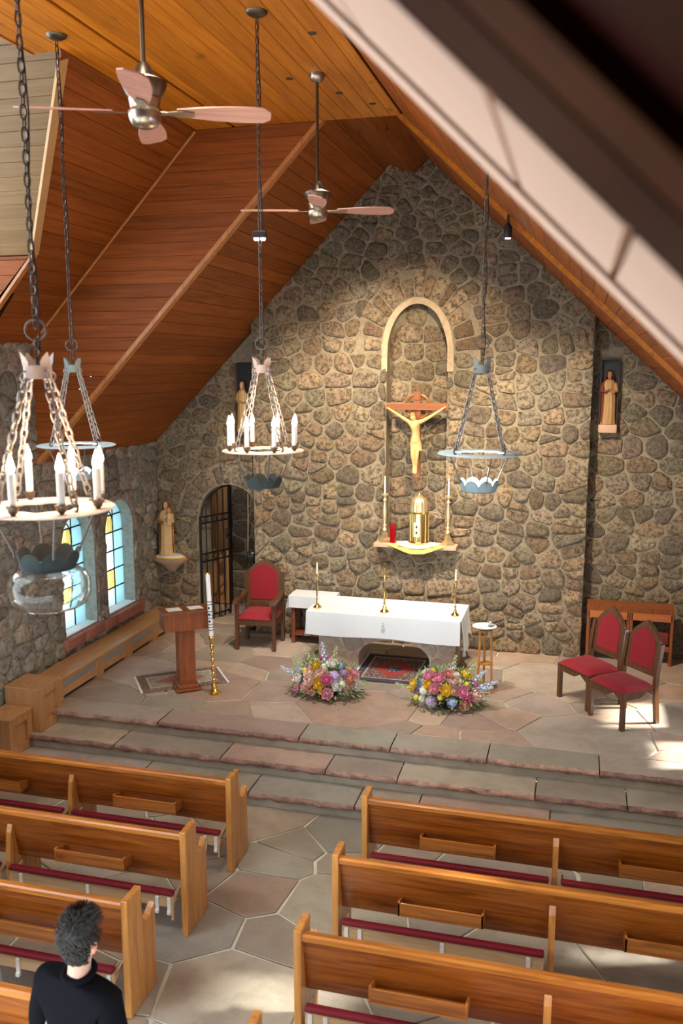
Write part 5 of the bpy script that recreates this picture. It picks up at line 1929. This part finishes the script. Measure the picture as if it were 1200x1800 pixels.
MB().box(-.125, .125, -.02, .0, -.02, 1.0, .004).build('back_board', MATS['black'], t)
for sx in (-1, 1):
    MB().box(sx * .125 - .012, sx * .125 + .012, -.035, .0, -.02, .98, .003).build('side_board', MATS['walnut'], t)
t = thing('saint_statue', 'slim carved statue in the dark panel behind the middle chandelier', 'statue', (-4.735, YR - .125, 3.42))
MB().box(-.08, .08, -.055, .055, -.05, .0, .005).build('plinth', MATS['walnut'], t)
t.scale = (.72, .9, .92)
statue(t, .80, plain('carved_dim', (.42, .27, .12), .5, noise_amt=.25, nscale=18), plain('carved_gold', (.34, .20, .07), .5, noise_amt=.2, nscale=14), st_face)
t = thing('niche_panel', 'tall dark recess panel high on the wall at the far right', 'panel', (.378, YR + .025, 3.62))
MB().box(-.112, .112, -.02, .0, -.02, .83, .004).build('back_board', MATS['black'], t)
for sx in (-1, 1):
    MB().box(sx * .112 - .010, sx * .112 + .010, -.11, .0, -.02, .83, .003).build('side_board', MATS['black'], t)
MB().box(-.122, .122, -.13, .0, .83, .85, .003).build('hood', MATS['black'], t)
t = thing('saint_statue', 'carved statue in red cloak on a pink stone block at the far right', 'statue', (.378, YR - .075, 3.62))
MB().box(-.118, .118, -.065, .065, -.115, -.003, .015).build('plinth', MATS['ledge'], t, 40)
MB().box(-.045, .045, -.04, .04, -.002, .03, .004).build('foot_block', st_brown, t)
sub = t
robe_r = plain('carved_robe', (.36, .20, .075), .5, noise_amt=.2, nscale=14)
st_face2 = plain('carved_face_dark', (.30, .15, .08), .5)
statue(t, .70, robe_r, plain('carved_red', (.17, .03, .014), .5, noise_amt=.3, nscale=14), st_face2)

# ------------------------------------------------------------------ lamp on a pole at the doorway, hanging cord
t = thing('pole_lamp', 'black rounded lamp head on a dark pole at the right of the doorway', 'lamp', (-4.60, 12.17, ZS + .003))
MB().lathe([(0, 0), (.09, 0), (.09, .012), (.02, .03), (0, .03)], 20).build('base', MATS['black'], t, 40)
MB().tube([(0, 0, .02), (0, 0, 1.04)], .014, 10).build('pole', MATS['black'], t, 40)
MB().loft([(1.02, 0, 0, .05, .05), (1.06, 0, -.01, .075, .075), (1.14, 0, -.02, .082, .085), (1.19, 0, -.015, .075, .075), (1.22, 0, -.01, .04, .04)], 24).build('head', MATS['black_gloss'], t, 40)
MB().tube([(.0, -.05, 1.03), (.05, -.06, 1.0), (.06, -.02, .98)], .006, 6).build('knob', MATS['pewter'], t)
o = MB().tube([(-4.70, YR - .05, 2.50), (-4.702, YR - .05, 2.1), (-4.715, YR - .05, 1.60)], .006, 6).build('bell_cord', plain('rope', (.45, .32, .14), .8))
tag(o, 'thin tan cord hanging in the arched doorway', 'cord')
# ------------------------------------------------------------------ flower arrangements
def petal_rose(col, name):
    m = MB()
    rg = random.Random(hash(name) % 1000)
    for lay, (n, r0, tilt, sz) in enumerate(((5, .012, 1.05, .034), (5, .020, .72, .042), (6, .026, .38, .046))):
        for k in range(n):
            a = 2 * PI * (k + .4 * lay) / n
            mt = Matrix.Rotation(a, 4, 'Z') @ Matrix.Translation((r0 * .45, 0, .004 * (2 - lay))) @ Matrix.Rotation(-tilt, 4, 'Y')
            vs, fs = [], []
            for i in range(4):
                u = i / 3
                w = sz * .5 * math.sin(PI * (.18 + .70 * u))
                for j in range(4):
                    v = j / 3 * 2 - 1
                    vs.append((u * sz, w * v, .012 * (v * v) - .010 * math.sin(PI * u) + .006 * u))
            for i in range(3):
                for j in range(3):
                    fs.append((4 * i + j, 4 * i + j + 1, 4 * i + j + 5, 4 * i + j + 4))
            m.tf(mt).add(vs, fs)
    m.tf(Matrix.Identity(4)).ball((0, 0, .018), .014, .014, .018, 8, 5)
    return m.mesh(name, plain('petal_' + name, col, .6, noise_amt=.12, nscale=40, sss=.1), 60)
def puff(col, name, r=.045):
    m = MB()
    rg = random.Random(5)
    for i in range(46):
        z = rg.uniform(-.35, 1)
        a = rg.uniform(0, 2 * PI)
        q = math.sqrt(max(0, 1 - z * z))
        d = Vector((q * math.cos(a), q * math.sin(a), z))
        mt = Matrix.Translation(d * r) @ d.to_track_quat('Z', 'Y').to_matrix().to_4x4() @ Matrix.Rotation(rg.uniform(0, 3), 4, 'Z')
        s = .013
        m.tf(mt).add([(0, 0, .002), (s, .3 * s, .004), (.5 * s, s, .004), (-.5 * s, s, .003), (-s, .2 * s, .004), (-.6 * s, -s, .004), (.5 * s, -s, .003)], [(0, 1, 2), (0, 2, 3), (0, 3, 4), (0, 4, 5), (0, 5, 6), (0, 6, 1)])
    m.tf(Matrix.Identity(4)).ball((0, 0, 0), r * .9, r * .9, r * .8, 10, 6)
    return m.mesh(name, plain('petal_' + name, col, .7, noise_amt=.2, nscale=60), None)
def spike(col, name, L=.24):
    m = MB()
    rg = random.Random(8)
    m.tube([(0, 0, -.10), (0, 0, L)], .003, 5)
    for i in range(34):
        z = L * i / 34
        a = i * 2.4
        r = .026 * (1 - .75 * i / 34)
        c = Vector((r * math.cos(a), r * math.sin(a), z))
        s = .016 * (1 - .55 * i / 34)
        mt = Matrix.Translation(c) @ Vector((math.cos(a), math.sin(a), .4)).to_track_quat('Z', 'Y').to_matrix().to_4x4()
        m.tf(mt).add([(0, 0, -.004), (s, 0, .004), (.3 * s, s, .004), (-.8 * s, .6 * s, .004), (-.8 * s, -.6 * s, .004), (.3 * s, -s, .004)], [(0, 1, 2), (0, 2, 3), (0, 3, 4), (0, 4, 5), (0, 5, 1)])
    return m.mesh(name, plain('petal_' + name, col, .7, noise_amt=.2, nscale=60), None)
BLOOM = {
    'pink_rose': petal_rose((.86, .36, .50), 'pink_rose'), 'blush_rose': petal_rose((.88, .62, .55), 'blush_rose'), 'yellow_rose': petal_rose((.92, .62, .05), 'yellow_rose'),
    'coral_rose': petal_rose((.80, .36, .30), 'coral_rose'), 'white_rose': petal_rose((.86, .84, .76), 'white_rose'), 'hot_pink_rose': petal_rose((.78, .20, .38), 'hot_pink_rose'),
    'purple_bloom': puff((.36, .22, .50), 'purple_bloom'), 'lilac_bloom': puff((.52, .40, .66), 'lilac_bloom'), 'blue_bloom': puff((.36, .50, .80), 'blue_bloom', .035), 'yellow_bloom': puff((.90, .72, .10), 'yellow_bloom', .022), 'cream_bloom': puff((.80, .82, .66), 'cream_bloom', .025),
    'pale_blue_spike': spike((.58, .70, .86), 'pale_blue_spike'), 'green_spike': spike((.50, .58, .32), 'green_spike', .22)}
leaf_m = plain('leaf_green', (.20, .32, .11), .55, noise_amt=.45, nscale=12)
def arrangement(label, loc, seed, spikes, sx):
    rg = random.Random(seed)
    t = thing('flower_arrangement', label, 'flowers', loc, 0, 'spring flower arrangements before the altar')
    MB().lathe([(0, 0), (.12, 0), (.16, .05), (.165, .11), (.15, .11), (0, .09)], 20).build('bowl', MATS['black'], t, 40)
    seq = ['yellow_rose', 'pink_rose', 'lilac_bloom', 'blush_rose', 'white_rose', 'pink_rose', 'purple_bloom', 'yellow_rose', 'blush_rose', 'blue_bloom', 'coral_rose', 'cream_bloom', 'pink_rose', 'yellow_bloom', 'white_rose', 'lilac_bloom', 'hot_pink_rose', 'yellow_rose', 'cream_bloom', 'blue_bloom', 'blush_rose', 'yellow_bloom']
    pts = []
    for tr in range(4000):
        th = rg.uniform(0, 2 * PI)
        el = rg.uniform(-.12, 1.25)
        d = Vector((math.cos(el) * math.cos(th), math.cos(el) * math.sin(th), math.sin(el)))
        if d.y > .45:
            continue
        r = rg.uniform(.85, 1.08)
        p = Vector((d.x * .36 * r, d.y * .24 * r, .13 + d.z * .27 * r))
        if p.z < .05:
            continue
        if all((p - q[0]).length > .086 for q in pts):
            pts.append((p, d))
        if len(pts) >= 36:
            break
    for i, (p, d) in enumerate(pts):
        k = seq[(i + seed) % len(seq)]
        o = bpy.data.objects.new(k, BLOOM[k])
        COL.objects.link(o)
        o.parent = t
        o.location = p
        o.rotation_euler = (d + Vector((rg.uniform(-.2, .2), rg.uniform(-.3, 0), .25))).to_track_quat('Z', 'Y').to_euler()
        s = rg.uniform(1.2, 1.5) * (1.18 if 'rose' in k else 1)
        o.scale = (s, s, s)
    for (x, z, dx, dz, kind) in spikes:
        o = bpy.data.objects.new(kind, BLOOM[kind])
        COL.objects.link(o)
        o.parent = t
        o.location = (x, .02, z)
        o.scale = (1.4, 1.4, 1.4)
        o.rotation_euler = Vector((dx, rg.uniform(-.3, .2), dz)).to_track_quat('Z', 'Y').to_euler()
    m = MB()
    for i in range(620):
        th = rg.uniform(0, 2 * PI)
        el = rg.uniform(-.45, 1.3)
        d = Vector((math.cos(el) * math.cos(th), math.cos(el) * math.sin(th), math.sin(el)))
        r = rg.uniform(.6, 1.28)
        p = Vector((d.x * .37 * r, d.y * .26 * r, max(.012, .12 + d.z * .27 * r)))
        dd = (d + Vector((rg.uniform(-.6, .6), rg.uniform(-.6, .6), rg.uniform(-.5, .5)))).normalized()
        if p.z < .06:
            dd.z = abs(dd.z) * .3
        mt = Matrix.Translation(p) @ dd.to_track_quat('X', 'Z').to_matrix().to_4x4()
        L, w = rg.uniform(.04, .085), rg.uniform(.010, .02)
        m.tf(mt).add([(0, 0, 0), (L * .4, w, .004), (L, 0, -.006), (L * .4, -w, .004), (L * .45, 0, -.003)], [(0, 4, 1), (1, 4, 2), (2, 4, 3), (3, 4, 0)])
    o = m.build('foliage', leaf_m, t)
    o['kind'] = 'stuff'
    return t
arrangement('spring flower arrangement on the floor left of the altar arch', (-2.80, 9.86, ZS + .004), 3,
            [(-.25, .22, -.55, .8, 'green_spike'), (-.02, .32, -.12, 1, 'pale_blue_spike'), (-.30, .16, -.9, .35, 'pale_blue_spike'), (-.16, .30, -.4, 1, 'green_spike'), (.05, .30, .15, .8, 'green_spike')], 1)
arrangement('spring flower arrangement on the floor right of the altar arch', (-1.36, 9.88, ZS + .004), 9,
            [(.25, .18, .9, .35, 'pale_blue_spike'), (.22, .24, .75, .7, 'pale_blue_spike'), (.05, .32, .2, 1, 'green_spike'), (.30, .20, 1, .5, 'pale_blue_spike'), (-.32, .12, -1, .25, 'green_spike'), (.18, .30, .6, .9, 'green_spike')], 1)

# ------------------------------------------------------------------ standing man seen from behind
skin_t = plain('skin', (.62, .36, .26), .5, sss=.2)
suit = plain('suit_black', (.0035, .004, .006), .8, noise_amt=.3, nscale=30)
suit.node_tree.nodes['Principled BSDF'].inputs['Specular IOR Level'].default_value = .08
man = thing('person', 'man with short dark hair in a black jacket standing among the left pews', 'person', (-2.24, 3.44, 0.004), R(-13))
man.scale = (.985, .985, .985)
H_ = 1.0
B = [(0, 0, .95, .13, .095), (0, -.01, 1.12, .125, .085), (0, -.01, 1.30, .125, .08), (0, -.005, 1.40, .08, .06), (0, .0, 1.49, .055, .055), (.004, .012, 1.575, .058, .062), (.008, .025, 1.635, .066, .078), (.01, .02, 1.70, .074, .092), (.01, .012, 1.755, .066, .08), (.01, .01, 1.785, .04, .05),
     (.17, -.01, 1.39, .045, .045), (.23, -.02, 1.15, .042, .042), (.235, .04, .92, .032, .032), (.235, .07, .84, .036, .022), (.232, .09, .76, .022, .014),
     (-.17, -.01, 1.39, .045, .045), (-.23, -.02, 1.15, .042, .042), (-.235, .04, .92, .032, .032), (-.235, .07, .84, .036, .022), (-.232, .09, .76, .022, .014),
     (.09, 0, .86, .075, .08), (.10, .015, .49, .055, .058), (.105, -.01, .10, .038, .042), (.11, .09, .035, .04, .03), (.115, .16, .025, .03, .018),
     (-.09, 0, .86, .075, .08), (-.10, .015, .49, .055, .058), (-.105, -.01, .10, .038, .042), (-.11, .09, .035, .04, .03), (-.115, .16, .025, .03, .018)]
E_ = [(0, 1), (1, 2), (2, 3), (3, 4), (4, 5), (5, 6), (6, 7), (7, 8), (8, 9), (3, 10), (10, 11), (11, 12), (12, 13), (13, 14), (3, 15), (15, 16), (16, 17), (17, 18), (18, 19), (0, 20), (20, 21), (21, 22), (22, 23), (23, 24), (0, 25), (25, 26), (26, 27), (27, 28), (28, 29)]
skin('body', B, E_, skin_t, man, 0, 2)
J = [(0, 0, .80, .185, .135), (0, 0, .95, .18, .13), (0, -.01, 1.12, .175, .12), (0, -.015, 1.28, .20, .13), (0, -.012, 1.40, .165, .105), (0, -.004, 1.475, .085, .08), (0, .0, 1.50, .072, .072),
     (.20, -.012, 1.405, .078, .08), (.265, -.02, 1.15, .066, .07), (.268, .035, .92, .054, .056), (.265, .06, .84, .048, .05),
     (-.20, -.012, 1.405, .078, .08), (-.265, -.02, 1.15, .066, .07), (-.268, .035, .92, .054, .056), (-.265, .06, .84, .048, .05)]
JE = [(0, 1), (1, 2), (2, 3), (3, 4), (4, 5), (5, 6), (4, 7), (7, 8), (8, 9), (9, 10), (4, 11), (11, 12), (12, 13), (13, 14)]
jk = skin('jacket', J, JE, suit, man, 0, 3)
MB().tube([(.074 * math.cos(a), .004 + .074 * math.sin(a), 1.495 + .012 * math.sin(a)) for a in [2 * PI * k / 24 for k in range(24)]], [.017] * 24, 8, True).build('collar', suit, jk, 60)
T = [(0, 0, .93, .16, .12), (.09, 0, .84, .095, .10), (.10, .012, .49, .075, .08), (.105, -.005, .09, .065, .07), (-.09, 0, .84, .095, .10), (-.10, .012, .49, .075, .08), (-.105, -.005, .09, .065, .07)]
skin('trousers', T, [(0, 1), (1, 2), (2, 3), (0, 4), (4, 5), (5, 6)], suit, man, 0, 2)
for s in (-1, 1):
    MB().loft([(0, s * .11, .06, .05, .14), (.04, s * .11, .055, .048, .13), (.08, s * .108, .02, .045, .085), (.11, s * .106, .0, .042, .05)], 18).build('shoe', MATS['black_gloss'], man, 60)
    e = MB()
    e.ball((s * .086 + .01, .012, 1.655), .013, .024, .036, 10, 8)
    e.build('ear', plain('ear_skin', (.66, .30, .22), .5, sss=.3) if s < 0 else MATS['ear_skin'], man, 60)
MB().add([(0, .095, 1.70), (.016, .10, 1.655), (-.012, .10, 1.655), (.006, .128, 1.66)], [(0, 1, 3), (0, 3, 2), (1, 2, 3)]).build('nose', skin_t, man)
hair_m = plain('hair', (.016, .012, .010), .6, noise_amt=.6, nscale=90)
rg = random.Random(3)
# hair cap: rings around the skull, open at the face
vs, fs = [], []
n = 40
capr = [(1.575, .060, .060), (1.60, .068, .072), (1.64, .078, .090), (1.68, .084, .101), (1.72, .086, .105), (1.76, .081, .099), (1.79, .068, .083), (1.812, .046, .058), (1.825, .015, .02)]
for z, rx, ry in capr:
    op = R(102) if z < 1.66 else R(62) if z < 1.74 else 0
    for i in range(n + 1):
        a = PI / 2 + op + (2 * PI - 2 * op) * i / n
        w = 1 + .05 * noise.noise(Vector((math.cos(a) * 4, math.sin(a) * 4, z * 22)))
        vs.append((.010 + rx * w * math.cos(a), .006 + ry * w * math.sin(a), z))
for j in range(len(capr) - 1):
    for i in range(n):
        o = j * (n + 1) + i
        fs.append((o, o + 1, o + n + 2, o + n + 1))
hr = MB().add(vs, fs).build('hair', hair_m, man, 60)
m = MB()
for i in range(2600):
    j = rg.uniform(0, len(capr) - 1.05)
    k = int(j)
    f = j - k
    z = capr[k][0] * (1 - f) + capr[k + 1][0] * f
    rx = capr[k][1] * (1 - f) + capr[k + 1][1] * f
    ry = capr[k][2] * (1 - f) + capr[k + 1][2] * f
    op = R(102) if z < 1.66 else R(62) if z < 1.74 else 0
    a = PI / 2 + op + (2 * PI - 2 * op) * rg.random()
    p = Vector((.010 + rx * math.cos(a), .006 + ry * math.sin(a), z))
    out = Vector((math.cos(a), math.sin(a), .9 if z > 1.76 else .1)).normalized()
    L = .012 + .026 * max(0, min(1, (z - 1.62) / .15))
    flow = Vector((.35 + rg.uniform(-.6, .6), .5 + rg.uniform(-.5, .5), -.5 if z < 1.74 else .35))
    d = (out * .55 + flow * .6).normalized()
    s = d.cross(out).normalized() * rg.uniform(.0012, .0026)
    q = p + out * .001
    m.add([tuple(q - s), tuple(q + s), tuple(q + d * L * .6 + out * .004 + s * .8), tuple(q + d * L * .6 + out * .004 - s * .8), tuple(q + d * L + out * .001)], [(0, 1, 2, 3), (3, 2, 4)])
st = m.build('hair_strands', plain('hair_grey', (.028, .022, .018), .55, noise_amt=.7, nscale=60), hr)
st['kind'] = 'stuff'
